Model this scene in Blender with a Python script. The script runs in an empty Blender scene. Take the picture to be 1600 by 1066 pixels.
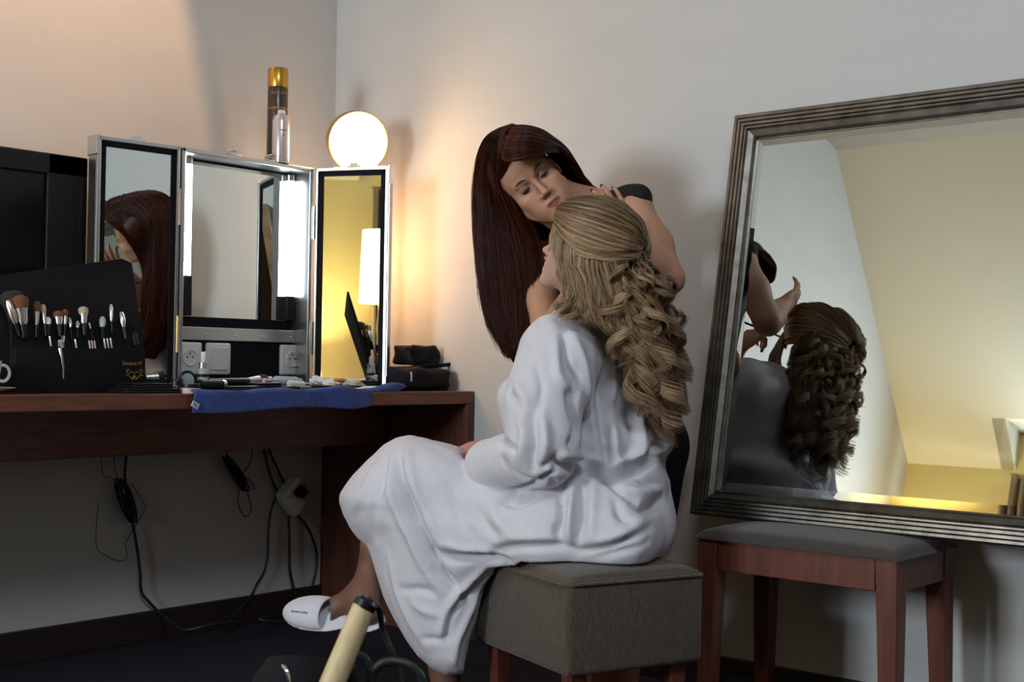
import bpy, bmesh, math, random
import numpy as np
from mathutils import Vector, Matrix

random.seed(7)
rng = np.random.default_rng(11)
sc = bpy.context.scene
COL = sc.collection
PI = math.pi

# ------------------------------------------------------------------ camera
FPX = 2041.7
CAM = np.array([3.3364, -2.9301, 0.8348])
YAW, PITCH, ROLL = 0.71270, 0.017534, 0.015646
def _axes():
    f = np.array([-math.sin(YAW)*math.cos(PITCH), math.cos(YAW)*math.cos(PITCH), math.sin(PITCH)])
    r0 = np.array([math.cos(YAW), math.sin(YAW), 0.0]); u0 = np.cross(r0, f)
    r = math.cos(ROLL)*r0 + math.sin(ROLL)*u0
    return r, np.cross(r, f), f
RGT, UPV, FWD = _axes()
cd = bpy.data.cameras.new('camera'); cam = bpy.data.objects.new('camera', cd); COL.objects.link(cam)
cd.sensor_width = 36.0; cd.lens = FPX/1600*36.0; cd.clip_start = 0.02; cd.clip_end = 60
cd.dof.use_dof = True; cd.dof.focus_distance = 2.95; cd.dof.aperture_fstop = 8.0
m = Matrix.Identity(4)
for i in range(3):
    m[i][0] = RGT[i]; m[i][1] = UPV[i]; m[i][2] = -FWD[i]; m[i][3] = CAM[i]
cam.matrix_world = m
sc.camera = cam

# ------------------------------------------------------------------ light and exposure
sc.view_settings.view_transform = 'Standard'
sc.view_settings.look = 'None'
sc.view_settings.gamma = 1.0
sc.view_settings.use_curve_mapping = False
sc.view_settings.exposure = EXPOSURE = 0.40
sc.cycles.max_bounces = 8; sc.cycles.diffuse_bounces = 4; sc.cycles.glossy_bounces = 6
sc.cycles.transmission_bounces = 4; sc.cycles.transparent_max_bounces = 8
sc.cycles.caustics_reflective = False; sc.cycles.caustics_refractive = False
sc.cycles.sample_clamp_indirect = 4.0; sc.cycles.use_denoising = True

world = bpy.data.worlds.new('world'); sc.world = world; world.use_nodes = True
bg = world.node_tree.nodes['Background']; bg.inputs[0].default_value = (0.62, 0.78, 1.0, 1); bg.inputs[1].default_value = 0.5

def area(name, loc, target, sx, sy, power, col):
    ld = bpy.data.lights.new(name, 'AREA'); ld.shape = 'RECTANGLE'; ld.size = sx; ld.size_y = sy
    ld.energy = power; ld.color = col
    o = bpy.data.objects.new(name, ld); COL.objects.link(o); o.location = loc
    o.rotation_euler = (Vector(target) - Vector(loc)).to_track_quat('-Z', 'Y').to_euler()
    return o
def bulb(name, loc, power, col, r=0.03):
    ld = bpy.data.lights.new(name, 'POINT'); ld.energy = power; ld.color = col; ld.shadow_soft_size = r
    o = bpy.data.objects.new(name, ld); COL.objects.link(o); o.location = loc
    return o
WIN_Y = -4.78                                # window wall behind the photographer
def spot_light(name, loc, target, power, col, ang, blend):
    ld = bpy.data.lights.new(name, 'SPOT'); ld.energy = power; ld.color = col; ld.spot_size = ang; ld.spot_blend = blend; ld.shadow_soft_size = 0.04
    o = bpy.data.objects.new(name, ld); COL.objects.link(o); o.location = loc
    o.rotation_euler = (Vector(target)-Vector(loc)).to_track_quat('-Z', 'Y').to_euler(); return o
assumed_downlight = spot_light('assumed_downlight', (0.30, -1.14, 3.26), (-0.90, -1.14, 0.0), 235, (1.0, 0.54, 0.26), math.radians(46), 0.12)  # assumed ceiling spot, inferred from the warm scallop on the left wall
daylight = area('window_daylight', (1.25, WIN_Y-0.04, 1.42), (1.25, 0, 1.25), 0.62, 0.85, 64, (0.80, 0.90, 1.0))
ceiling_fill = area('ceiling_fill_light', (3.4, -2.5, 3.29), (2.5, -1.6, 0.6), 0.95, 1.10, 62, (0.80, 0.90, 1.0))  # added cool fill from the ceiling, lifts shaded sides; no known window

# ------------------------------------------------------------------ projection helpers (metres from the camera along its axes)
def C(px, py, d):                            # camera frame: right, up, forward
    return np.array([(px-800)/FPX*d, (533-py)/FPX*d, d])
def c2w(P):
    P = np.asarray(P, float)
    return CAM + P[..., 0:1]*RGT + P[..., 1:2]*UPV + P[..., 2:3]*FWD
def W(px, py, d): return c2w(C(px, py, d))
def w2c(P):
    d = np.asarray(P, float) - CAM
    return np.stack([d@RGT, d@UPV, d@FWD], -1)
def ray(px, py):
    return (px-800)/FPX*RGT + (533-py)/FPX*UPV + FWD
def onplane(px, py, axis, val):
    d = ray(px, py); t = (val-CAM[axis])/d[axis]
    return CAM + t*d
def spot(px, x, z):                          # point at depth-plane x and height z seen in column px
    y = -1.0
    for _ in range(30):
        c = w2c(np.array([x, y, z])); e = 800+FPX*c[0]/c[2]-px
        c2 = w2c(np.array([x, y+1e-3, z])); e2 = 800+FPX*c2[0]/c2[2]-px
        y -= e/((e2-e)/1e-3)
    return np.array([x, y, z])

# ------------------------------------------------------------------ materials
def nodes(mt):
    mt.use_nodes = True
    nt = mt.node_tree
    return nt, nt.nodes['Principled BSDF']
def mat(name, col, rough=0.5, metal=0.0, bump=0.0, bscale=60.0, var=0.0, vscale=8.0, spec=0.5, emit=None, estr=0.0, stretch=None, sheen=0.0, sss=0.0, coat=0.0):
    mt = bpy.data.materials.new(name); nt, b = nodes(mt)
    b.inputs['Base Color'].default_value = (*col, 1); b.inputs['Roughness'].default_value = rough
    b.inputs['Metallic'].default_value = metal; b.inputs['Specular IOR Level'].default_value = spec
    if sheen: b.inputs['Sheen Weight'].default_value = sheen
    if coat: b.inputs['Coat Weight'].default_value = coat; b.inputs['Coat Roughness'].default_value = 0.1
    if sss:
        b.inputs['Subsurface Weight'].default_value = sss; b.inputs['Subsurface Radius'].default_value = (0.012, 0.005, 0.003)
        b.inputs['Subsurface Scale'].default_value = 1.0
    if emit:
        b.inputs['Emission Color'].default_value = (*emit, 1); b.inputs['Emission Strength'].default_value = estr
    tc = nt.nodes.new('ShaderNodeTexCoord'); mp = nt.nodes.new('ShaderNodeMapping')
    nt.links.new(tc.outputs['Object'], mp.inputs[0])
    if stretch: mp.inputs['Scale'].default_value = stretch
    if var:
        n = nt.nodes.new('ShaderNodeTexNoise'); n.inputs['Scale'].default_value = vscale; n.inputs['Detail'].default_value = 5
        nt.links.new(mp.outputs[0], n.inputs[0])
        r = nt.nodes.new('ShaderNodeValToRGB')
        r.color_ramp.elements[0].position = 0.3; r.color_ramp.elements[1].position = 0.7
        r.color_ramp.elements[0].color = (*[max(0, c*(1-var)) for c in col], 1)
        r.color_ramp.elements[1].color = (*[min(1, c*(1+var)) for c in col], 1)
        nt.links.new(n.outputs[0], r.inputs[0]); nt.links.new(r.outputs[0], b.inputs['Base Color'])
    if bump:
        n2 = nt.nodes.new('ShaderNodeTexNoise'); n2.inputs['Scale'].default_value = bscale; n2.inputs['Detail'].default_value = 4
        nt.links.new(mp.outputs[0], n2.inputs[0])
        bp = nt.nodes.new('ShaderNodeBump'); bp.inputs['Strength'].default_value = bump; bp.inputs['Distance'].default_value = 0.004
        nt.links.new(n2.outputs[0], bp.inputs['Height']); nt.links.new(bp.outputs[0], b.inputs['Normal'])
    return mt

# ------------------------------------------------------------------ mesh building
class MB:
    def __init__(s): s.v = []; s.f = []
    def add(s, vs, fs):
        o = len(s.v); s.v += [tuple(map(float, p)) for p in vs]; s.f += [tuple(i+o for i in f) for f in fs]; return s
    def box(s, lo, hi, M=None, bev=0.0, seg=2):
        bm = bmesh.new(); bmesh.ops.create_cube(bm, size=1.0)
        c = [(lo[i]+hi[i])/2 for i in range(3)]; d = [abs(hi[i]-lo[i]) for i in range(3)]
        for v in bm.verts: v.co = Vector((v.co.x*d[0]+c[0], v.co.y*d[1]+c[1], v.co.z*d[2]+c[2]))
        if bev: bmesh.ops.bevel(bm, geom=list(bm.edges), offset=min(bev, min(d)*0.49), segments=seg, profile=0.5, affect='EDGES')
        bm.verts.index_update()
        vs = [(M @ v.co if M else v.co.copy()) for v in bm.verts]; fs = [[v.index for v in f.verts] for f in bm.faces]
        bm.free(); return s.add(vs, fs)
    def hexa(s, p8):                          # 4 lower, 4 upper corners, both counter-clockwise
        return s.add(p8, [(3, 2, 1, 0), (4, 5, 6, 7), (0, 1, 5, 4), (1, 2, 6, 5), (2, 3, 7, 6), (3, 0, 4, 7)])
    def lathe(s, prof, M=None, n=28, cap=True):   # prof: list of (r, z)
        vs = []; fs = []
        for r, z in prof:
            for k in range(n):
                a = 2*PI*k/n; p = Vector((r*math.cos(a), r*math.sin(a), z)); vs.append(M @ p if M else p)
        for i in range(len(prof)-1):
            for k in range(n):
                k2 = (k+1) % n; fs.append((i*n+k, i*n+k2, (i+1)*n+k2, (i+1)*n+k))
        if cap:
            fs.append(tuple(range(n))[::-1]); o = (len(prof)-1)*n; fs.append(tuple(o+k for k in range(n)))
        return s.add(vs, fs)
    def tube(s, pts, r, n=8, cap=True, flat=1.0):
        pts = [Vector(p) for p in pts]; rr = r if hasattr(r, '__len__') else [r]*len(pts)
        vs = []; fs = []; up = None
        for i, p in enumerate(pts):
            t = (pts[min(i+1, len(pts)-1)]-pts[max(i-1, 0)]).normalized()
            if up is None:
                up = t.orthogonal().normalized()
            up = (up - t*up.dot(t)).normalized(); bi = t.cross(up)
            for k in range(n):
                a = 2*PI*k/n; vs.append(p+up*(rr[i]*math.cos(a))+bi*(rr[i]*flat*math.sin(a)))
        for i in range(len(pts)-1):
            for k in range(n):
                k2 = (k+1) % n; fs.append((i*n+k, i*n+k2, (i+1)*n+k2, (i+1)*n+k))
        if cap:
            fs.append(tuple(range(n))[::-1]); o = (len(pts)-1)*n; fs.append(tuple(o+k for k in range(n)))
        return s.add(vs, fs)
    def ring(s, c, r, w, M, n=40, sec=10):    # torus in the plane of M
        vs = []; fs = []
        for i in range(n):
            a = 2*PI*i/n
            for k in range(sec):
                b = 2*PI*k/sec; q = Vector(((r+w*math.cos(b))*math.cos(a), (r+w*math.cos(b))*math.sin(a), w*math.sin(b)))
                vs.append(M @ q + Vector(c))
        for i in range(n):
            for k in range(sec):
                i2 = (i+1) % n; k2 = (k+1) % sec; fs.append((i*sec+k, i2*sec+k, i2*sec+k2, i*sec+k2))
        return s.add(vs, fs)
    def extrude(s, poly, axis_o, ax, ay, az, depth):   # 2-D polygon in plane (ax, ay) pushed along az
        o = Vector(axis_o); ax = Vector(ax); ay = Vector(ay); az = Vector(az); n = len(poly)
        vs = [o+ax*x+ay*y for x, y in poly]+[o+ax*x+ay*y+az*depth for x, y in poly]
        fs = [tuple(range(n))[::-1], tuple(range(n, 2*n))]+[(k, (k+1) % n, n+(k+1) % n, n+k) for k in range(n)]
        return s.add(vs, fs)

def np_mesh(name, V, F, smooth=True):
    me = bpy.data.meshes.new(name)
    V = np.ascontiguousarray(V, np.float32); F = np.ascontiguousarray(F, np.int32)
    k = F.shape[1]
    me.vertices.add(len(V)); me.vertices.foreach_set('co', V.ravel())
    me.loops.add(F.size); me.loops.foreach_set('vertex_index', F.ravel())
    me.polygons.add(len(F)); me.polygons.foreach_set('loop_start', np.arange(0, F.size, k, dtype=np.int32))
    me.polygons.foreach_set('use_smooth', np.full(len(F), smooth))
    me.update(calc_edges=True)
    return me
def link(name, me, material, parent=None, **props):
    o = bpy.data.objects.new(name, me); COL.objects.link(o)
    if material: me.materials.append(material)
    if parent is not None:
        o.parent = parent
        if parent.parent is None and parent.type == 'EMPTY': o.matrix_parent_inverse = Matrix.Translation(-parent.location)
    for k, v in props.items(): o[k] = v
    return o
def obj(name, mb, material, parent=None, smooth=False, bevel=0.0, auto=35, **props):
    me = bpy.data.meshes.new(name); me.from_pydata(mb.v, [], mb.f); me.validate(); me.update()
    bm = bmesh.new(); bm.from_mesh(me); bmesh.ops.recalc_face_normals(bm, faces=bm.faces); bm.to_mesh(me); bm.free()
    if smooth:
        me.polygons.foreach_set('use_smooth', np.ones(len(me.polygons), bool))
        bm = bmesh.new(); bm.from_mesh(me)
        for e in bm.edges:
            if len(e.link_faces) == 2 and e.calc_face_angle(0) > math.radians(auto): e.smooth = False
        bm.to_mesh(me); bm.free()
    o = link(name, me, material, parent, **props)
    if bevel:
        bv = o.modifiers.new('bevel', 'BEVEL'); bv.width = bevel; bv.segments = 2; bv.limit_method = 'ANGLE'; bv.angle_limit = math.radians(40)
    return o
def thing(name, loc, label, cat, group=None):
    o = bpy.data.objects.new(name, None); COL.objects.link(o); o.location = Vector(tuple(map(float, loc))); o.empty_display_size = 0.05
    tag(o, label, cat, group); return o
def tag(o, label, cat, group=None):
    o['label'] = label; o['category'] = cat
    if group: o['group'] = group
    return o
def struct(o): o['kind'] = 'structure'; return o
def copy_tree(o, delta, parent=None):
    c = o.copy(); COL.objects.link(c)
    if parent is not None: c.parent = parent
    else: c.location = o.location + Vector(delta)
    for ch in o.children: copy_tree(ch, delta, c)
    return c
def spline(pts, n):                           # Catmull-Rom through pts (k,3) -> (n,3)
    P = np.asarray(pts, float); P = np.vstack([2*P[0]-P[1], P, 2*P[-1]-P[-2]])
    k = len(P)-3; t = np.linspace(0, k-1e-9, n); i = t.astype(int); u = (t-i)[:, None]
    a, b, c, d = P[i], P[i+1], P[i+2], P[i+3]
    return 0.5*((2*b)+(-a+c)*u+(2*a-5*b+4*c-d)*u**2+(-a+3*b-3*c+d)*u**3)
def text_mesh(body, size, M, extrude=0.0003, shear=0.0):
    cu = bpy.data.curves.new('t', 'FONT'); cu.body = body; cu.size = size; cu.extrude = extrude; cu.shear = shear
    cu.align_x = 'CENTER'; cu.align_y = 'CENTER'
    o = bpy.data.objects.new('t', cu); COL.objects.link(o)
    dg = bpy.context.evaluated_depsgraph_get(); dg.update()
    me = bpy.data.meshes.new_from_object(o.evaluated_get(dg))
    bpy.data.objects.remove(o); me.transform(M); return me
def frame_m(o, x, y):                         # matrix with given x and y axes at o
    x = Vector(x).normalized(); y = Vector(y); y = (y-x*y.dot(x)).normalized(); z = x.cross(y)
    M = Matrix.Identity(4)
    for i in range(3): M[i][0] = x[i]; M[i][1] = y[i]; M[i][2] = z[i]; M[i][3] = o[i]
    return M

# ================================================================== materials of the place
M_WALL = mat('plaster_wall', (0.60, 0.60, 0.585), 0.9, bump=0.12, bscale=220, stretch=(1, 1, 4), var=0.02, vscale=3)
M_WALLY = mat('lamp_yellow_wall', (0.72, 0.60, 0.27), 0.9, bump=0.08, bscale=180)  # cream wall with the lamps' yellow glow put into its colour
M_CEIL = mat('cream_ceiling', (0.64, 0.62, 0.52), 0.95, bump=0.05, bscale=150)
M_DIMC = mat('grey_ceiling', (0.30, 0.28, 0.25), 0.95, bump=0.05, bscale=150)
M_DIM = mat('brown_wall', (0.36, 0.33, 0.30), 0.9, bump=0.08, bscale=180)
M_FLOOR = mat('dark_carpet', (0.030, 0.026, 0.034), 1.0, bump=0.6, bscale=320, var=0.35, vscale=140, spec=0.1)
M_BASE = mat('dark_baseboard', (0.022, 0.012, 0.010), 0.55)
M_WOOD = mat('mahogany_wood', (0.155, 0.048, 0.024), 0.42, var=0.30, vscale=14, stretch=(6, 0.6, 6), bump=0.04, bscale=40)
M_WOODV = mat('mahogany_panel', (0.120, 0.040, 0.022), 0.5, var=0.35, vscale=12, stretch=(6, 6, 0.5), bump=0.04, bscale=40)
M_WOODL = mat('mahogany_leg', (0.125, 0.034, 0.018), 0.42, var=0.25, vscale=12, stretch=(5, 5, 0.6))
M_ALU = mat('brushed_aluminium', (0.62, 0.64, 0.66), 0.28, metal=1.0, bump=0.05, bscale=90, stretch=(1, 1, 0.1))
M_CHROME = mat('chrome', (0.75, 0.76, 0.78), 0.12, metal=1.0)
M_MIRROR = mat('mirror_glass', (0.86, 0.92, 0.905), 0.0, metal=1.0)
M_BLACK = mat('black_plastic', (0.007, 0.007, 0.008), 0.35, spec=0.35)
M_BLACKM = mat('black_matt', (0.008, 0.008, 0.010), 0.8, spec=0.15)
M_SCREEN = mat('dark_screen', (0.005, 0.006, 0.007), 0.15, spec=0.3)
M_WHITEP = mat('white_plastic', (0.80, 0.80, 0.78), 0.35)
M_CABLE = mat('black_cable', (0.010, 0.010, 0.011), 0.5)
M_TUBE = mat('lit_tube', (0.9, 0.95, 1.0), 0.3, emit=(0.86, 0.95, 1.0), estr=11.0)
M_DISC = mat('lit_disc', (1, 0.9, 0.75), 0.4, emit=(1.0, 0.58, 0.23), estr=24.0)
M_SHADE = mat('lit_lampshade', (0.95, 0.85, 0.6), 0.8, emit=(1.0, 0.80, 0.40), estr=3.5)
M_BRASS = mat('brass_rim', (0.72, 0.48, 0.22), 0.3, metal=1.0)
M_CURT = mat('striped_curtain', (0.36, 0.25, 0.14), 0.9, var=0.35, vscale=30, stretch=(1, 1, 0.02))

# ================================================================== the room
def quad(name, pts, m_, thick):                # a slab: polygon pts (inner face) pushed back along 'thick'
    n = len(pts); t = Vector(thick); P = [Vector(p) for p in pts]
    mb = MB().add(P+[p+t for p in P], [tuple(range(n)), tuple(range(n, 2*n))[::-1]]+[(k, (k+1) % n, n+(k+1) % n, n+k) for k in range(n)])
    return struct(obj(name, mb, m_))
XR = 5.2; YS = -3.25; ZC = 3.3; YB = -4.78; ZK = 2.0
DX0, DX1, DZ = 0.64, 2.30, 2.22; DY = YB+(DZ-ZK)*(YS-YB)/(ZC-ZK)
quad('floor', [(-0.1, 0.1, 0), (XR+0.1, 0.1, 0), (XR+0.1, YB-0.1, 0), (-0.1, YB-0.1, 0)], M_FLOOR, (0, 0, -0.1))
quad('wall_left', [(0, 0, 0), (0, 0, ZC), (0, YS, ZC), (0, YB, ZK), (0, YB, 0)], M_WALL, (-0.1, 0, 0))
quad('wall_right', [(0, 0, 0), (XR, 0, 0), (XR, 0, ZC), (0, 0, ZC)], M_WALL, (0, 0.1, 0))
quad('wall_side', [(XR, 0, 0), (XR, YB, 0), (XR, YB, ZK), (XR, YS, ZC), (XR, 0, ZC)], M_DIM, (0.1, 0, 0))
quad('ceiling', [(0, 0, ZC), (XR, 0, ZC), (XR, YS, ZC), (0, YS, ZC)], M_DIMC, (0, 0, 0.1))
for x0, x1, y1, z1 in ((0, DX0, YB, ZK), (DX1, XR, YB, ZK), (DX0, DX1, DY, DZ)):
    quad('ceiling_slope', [(x0, YS, ZC), (x1, YS, ZC), (x1, y1, z1), (x0, y1, z1)], M_CEIL, (0, -0.06, 0.08))
quad('ceiling_dormer', [(DX0, DY, DZ), (DX1, DY, DZ), (DX1, YB, DZ), (DX0, YB, DZ)], M_CEIL, (0, 0, 0.1))
for x, s in ((DX0+0.004, -0.08), (DX1-0.004, 0.08)):
    quad('wall_dormer', [(x, DY, DZ), (x, YB, DZ), (x, YB, ZK)], M_CEIL, (s, 0, 0))
sk = MB()
for lo, hi in (((2.85, -3.15, ZC-0.03), (2.92, -1.85, ZC)), ((3.88, -3.15, ZC-0.03), (3.95, -1.85, ZC)), ((2.85, -3.15, ZC-0.03), (3.95, -3.08, ZC)), ((2.85, -1.92, ZC-0.03), (3.95, -1.85, ZC))): sk.box(lo, hi)
struct(obj('fill_light_frame', sk, M_WHITEP))                # added frame that dresses the ceiling fill light as a roof window
WX0, WX1, WZ0, WZ1 = 0.86, 1.85, 0.95, 1.90     # window opening
for pts in ([(0, YB, 0), (WX0, YB, 0), (WX0, YB, ZK), (0, YB, ZK)], [(WX1, YB, 0), (XR, YB, 0), (XR, YB, ZK), (WX1, YB, ZK)],
            [(WX0, YB, 0), (WX1, YB, 0), (WX1, YB, WZ0), (WX0, YB, WZ0)], [(WX0, YB, WZ1), (WX1, YB, WZ1), (WX1, YB, DZ), (WX0, YB, DZ)],
            [(DX0, YB, ZK), (WX0, YB, ZK), (WX0, YB, DZ), (DX0, YB, DZ)], [(WX1, YB, ZK), (DX1, YB, ZK), (DX1, YB, DZ), (WX1, YB, DZ)]):
    quad('wall_back', pts, M_WALLY, (0, -0.1, 0))
wf = MB()
for lo, hi in (((WX0, YB-0.08, WZ0), (WX0+0.05, YB-0.03, WZ1)), ((WX1-0.05, YB-0.08, WZ0), (WX1, YB-0.03, WZ1)), ((WX0, YB-0.08, WZ0), (WX1, YB-0.03, WZ0+0.05)),
               ((WX0, YB-0.08, WZ1-0.05), (WX1, YB-0.03, WZ1)), (((WX0+WX1)/2-0.03, YB-0.08, WZ0), ((WX0+WX1)/2+0.03, YB-0.03, WZ1))): wf.box(lo, hi)
wo = struct(obj('window_1', wf, M_WHITEP))
gm = bpy.data.materials.new('window_pane'); gm.use_nodes = True; nt = gm.node_tree; nt.nodes.clear()
o_ = nt.nodes.new('ShaderNodeOutputMaterial'); tb = nt.nodes.new('ShaderNodeBsdfTransparent'); gl = nt.nodes.new('ShaderNodeBsdfGlossy'); gl.inputs['Roughness'].default_value = 0.02
mx = nt.nodes.new('ShaderNodeMixShader'); mx.inputs[0].default_value = 0.08
nt.links.new(tb.outputs[0], mx.inputs[1]); nt.links.new(gl.outputs[0], mx.inputs[2]); nt.links.new(mx.outputs[0], o_.inputs[0])
struct(obj('window_pane', MB().box((WX0+0.05, YB-0.058, WZ0+0.05), (WX1-0.05, YB-0.052, WZ1-0.05)), gm, wo))
for k, (x0, x1) in enumerate(((0.66, 0.90), (1.88, 2.28))):
    cm = MB(); n = 60; vs = []
    for i in range(n+1):
        u = i/n; y = YB+0.075+0.028*math.sin(u*PI*9+k)+0.008*math.sin(u*31)
        vs += [(x0+(x1-x0)*u, y, 0.08), (x0+(x1-x0)*u, y+0.004*math.sin(u*17), 1.94)]
    cm.add(vs, [(2*i, 2*i+2, 2*i+3, 2*i+1) for i in range(n)])
    o = obj('curtain', cm, M_CURT, smooth=True, auto=80); sm = o.modifiers.new('t', 'SOLIDIFY'); sm.thickness = 0.004
    tag(o, 'tan curtain in folds beside the dormer window, '+('nearer the desk wall' if k == 0 else 'farther from the desk wall'), 'curtain', 'dormer curtains')
t = MB().tube([(DX0+0.005, YB+0.075, 1.95), (DX1-0.005, YB+0.075, 1.95)], 0.010)
tag(obj('curtain_rod', t, M_BRASS), 'thin brass rod across the dormer carrying the curtains', 'curtain rod')
HB = 0.0895
struct(obj('baseboard_left', MB().box((0, YB, 0), (0.014, 0, HB), bev=0.003), M_BASE))
struct(obj('baseboard_right', MB().box((0.014, -0.014, 0), (XR, 0, HB), bev=0.003), M_BASE))

# ================================================================== desk along the left wall
DW, DT = 0.659, 0.75; DL = -3.05
desk = thing('writing_desk', (0.33, -1.5, 0), 'long mahogany desk running along the wall under the folding mirror', 'desk')
obj('desk_top', MB().box((0.002, DL, DT-0.038), (DW, -0.003, DT), bev=0.003), M_WOOD, desk)
obj('end_panel', MB().box((0.002, -0.034, 0.0), (DW, -0.003, DT-0.038), bev=0.002), M_WOODV, desk)
obj('end_panel', MB().box((0.002, DL, 0.0), (DW, DL+0.034, DT-0.038), bev=0.002), M_WOODV, desk)
obj('front_rail', MB().box((0.272, DL+0.034, 0.575), (0.300, -0.034, DT-0.038), bev=0.002), M_WOOD, desk)

# ================================================================== folding three-panel mirror case
ZB, ZT = 0.752, 1.418; XF = 0.30
YL, YRR = -0.815, -0.345
case = thing('folding_mirror', (0.23, -0.58, DT), 'three-panel aluminium vanity mirror case with lit tubes standing on the desk', 'mirror')
fr = MB(); b = 0.013
fr.box((0.15, YL, ZB), (XF, YL+b, ZT)); fr.box((0.15, YRR-b, ZB), (XF, YRR, ZT))
fr.box((0.15, YL, ZT-b), (XF, YRR, ZT)); fr.box((0.15, YL, ZB), (XF, YRR, ZB+b))
obj('centre_frame', fr, M_ALU, case, bevel=0.003)
obj('back_panel', MB().box((0.145, YL+b, ZB+b), (0.155, YRR-b, ZT-b)), M_BLACKM, case)
XM = 0.212
obj('centre_glass', MB().box((XM-0.004, YL+0.03, 0.955), (XM, YRR-0.03, ZT-b-0.004)), M_MIRROR, case, label='central mirror glass')
obj('mirror_surround', MB().box((XM-0.006, YL+b, 0.925), (XM+0.012, YRR-b, 0.955)), M_BLACKM, case)
obj('mirror_surround', MB().box((XM-0.006, YL+b, ZT-b-0.006), (XM+0.004, YRR-b, ZT-b)), M_BLACKM, case)
obj('control_panel', MB().box((XM-0.01, YL+b, ZB+b), (XM+0.020, YRR-b, 0.890)), M_BLACKM, case, label='black lower control panel')
strip = obj('control_strip', MB().box((XM-0.01, YL+b, 0.888), (XM+0.028, YRR-b, 0.926), bev=0.002), M_ALU, case)
for k in range(5):
    y = YL+0.03+k*(YRR-YL-0.06)/4
    obj('screw', MB().lathe([(0.004, 0), (0.004, 0.0012), (0.002, 0.002)], frame_m((XM+0.028, y, 0.905), (0, 1, 0), (0, 0, 1)), 10), M_CHROME, strip)
XS = XM+0.020
def plate(y, w, hole):
    p = obj('socket_plate' if hole else 'switch_plate', MB().box((XS, y-w/2, 0.790), (XS+0.014, y+w/2, 0.882), bev=0.007, seg=3), M_WHITEP, case, smooth=True, auto=50)
    if hole:
        M = frame_m((XS+0.014, y, 0.838), (0, 1, 0), (0, 0, 1))
        obj('socket_well', MB().lathe([(0.024, 0.0), (0.0235, 0.004), (0.0205, 0.004), (0.019, 0.0012), (0.0005, 0.0010)], M, 30, cap=False), M_WHITEP, p, smooth=True)
        for dy, dz in ((-0.009, 0.002), (0.009, 0.002), (0, 0.012)):
            obj('socket_hole', MB().lathe([(0.0028, 0.0011), (0.0026, 0.0018), (0.0001, 0.0019)], frame_m((XS+0.014, y+dy, 0.838+dz), (0, 1, 0), (0, 0, 1)), 10, cap=False), M_BLACK, p)
    else:
        obj('rocker', MB().box((XS+0.012, y-w*0.34, 0.803), (XS+0.018, y+w*0.34, 0.870), bev=0.003), M_WHITEP, p)
plate(spot(292, XS, 0.84)[1], 0.086, True); plate(spot(338, XS, 0.84)[1], 0.086, False); plate(spot(452, XS, 0.84)[1], 0.086, True)
XTU = XM+0.0145
for px, z0, z1 in ((292, 1.07, 1.385), (452, 1.03, 1.38), (469, 1.03, 1.38)):
    y = spot(px, XTU, 1.2)[1]
    tu = obj('light_tube', MB().tube([(XTU, y, z0), (XTU, y, z1)], 0.0125, 14), M_TUBE, case, smooth=True, label='lit white tube')
    obj('tube_cap', MB().tube([(XTU, y, z1), (XTU, y, z1+0.018)], 0.0125, 14), M_ALU, tu, smooth=True)
    obj('tube_holder', MB().box((XM+0.001, y-0.013, 0.957), (XTU+0.013, y+0.013, z0), bev=0.002), M_BLACK, tu)
def side_panel(hx, hy, dx, dy, w, th, flip, lab):     # hinge (hx,hy), unit direction (dx,dy) away from it; front normal
    d = Vector((dx, dy, 0)); n = Vector((dy, -dx, 0)) if flip else Vector((-dy, dx, 0))
    M = frame_m((hx, hy, ZB), d, (0, 0, 1))            # x along panel, y up, z = d x up
    if M.to_3x3().col[2].dot(n) < 0: n = n
    zs = 1.0 if M.to_3x3().col[2].dot(n) > 0 else -1.0
    H = ZT-ZB
    def bx(mb, x0, x1, y0, y1, z0, z1, bev=0): mb.box((x0, y0, min(z0*zs, z1*zs)), (x1, y1, max(z0*zs, z1*zs)), M, bev=bev)
    p = MB(); f = 0.011
    for a in ((0.002, f, 0, H), (w-f, w, 0, H), (0.002, w, H-f, H), (0.002, w, 0, f)): bx(p, *a, -th, 0, 0.002)
    for k in range(9):                                 # ribs along the outer edge
        z = -th*(0.12+0.09*k); bx(p, w, w+0.0022, 0.02, H-0.05, z-th*0.028, z+th*0.028)
    bx(p, w-0.004, w+0.004, H-0.05, H+0.003, -th-0.002, 0.002, 0.002); bx(p, w-0.004, w+0.004, -0.002, 0.04, -th-0.002, 0.002, 0.002)
    fo = obj('side_frame', p, M_ALU, case, label=lab)
    q = MB(); bx(q, f, w-f, f, H-f, -th, -th+0.006); obj('back_board', q, M_BLACKM, fo)
    q = MB(); g = 0.026
    for a in ((f, g, f, H-f), (w-g, w-f, f, H-f), (f, w-f, H-g, H-f), (f, w-f, f, g)): bx(q, *a, -0.012, -0.004)
    obj('liner', q, M_BLACKM, fo)
    q = MB(); bx(q, f+0.002, w-f-0.002, f+0.002, H-f-0.002, -0.012, -0.007); obj('side_glass', q, M_MIRROR, fo)
    q = MB(); bx(q, w*0.42, w*0.60, H, H+0.006, -th*0.6, -th*0.2); bx(q, w*0.46, w*0.55, H+0.006, H+0.014, -th*0.5, -th*0.25); obj('latch', q, M_CHROME, fo)
    for zz in (0.10, 0.45):
        q = MB().tube([tuple(M @ Vector((0, zz, 0))), tuple(M @ Vector((0, zz+0.10, 0)))], 0.005, 8); obj('hinge', q, M_CHROME, fo, smooth=True)
TL = math.radians(-5.8)
side_panel(XF, YL-0.004, math.sin(TL), -math.cos(TL), 0.243, 0.052, False, 'outer panel nearest the television')
FI = math.radians(65.3)
side_panel(XF+0.004, YRR+0.002, math.sin(FI), math.cos(FI), 0.238, 0.034, True, 'angled panel under the round lamp')
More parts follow.
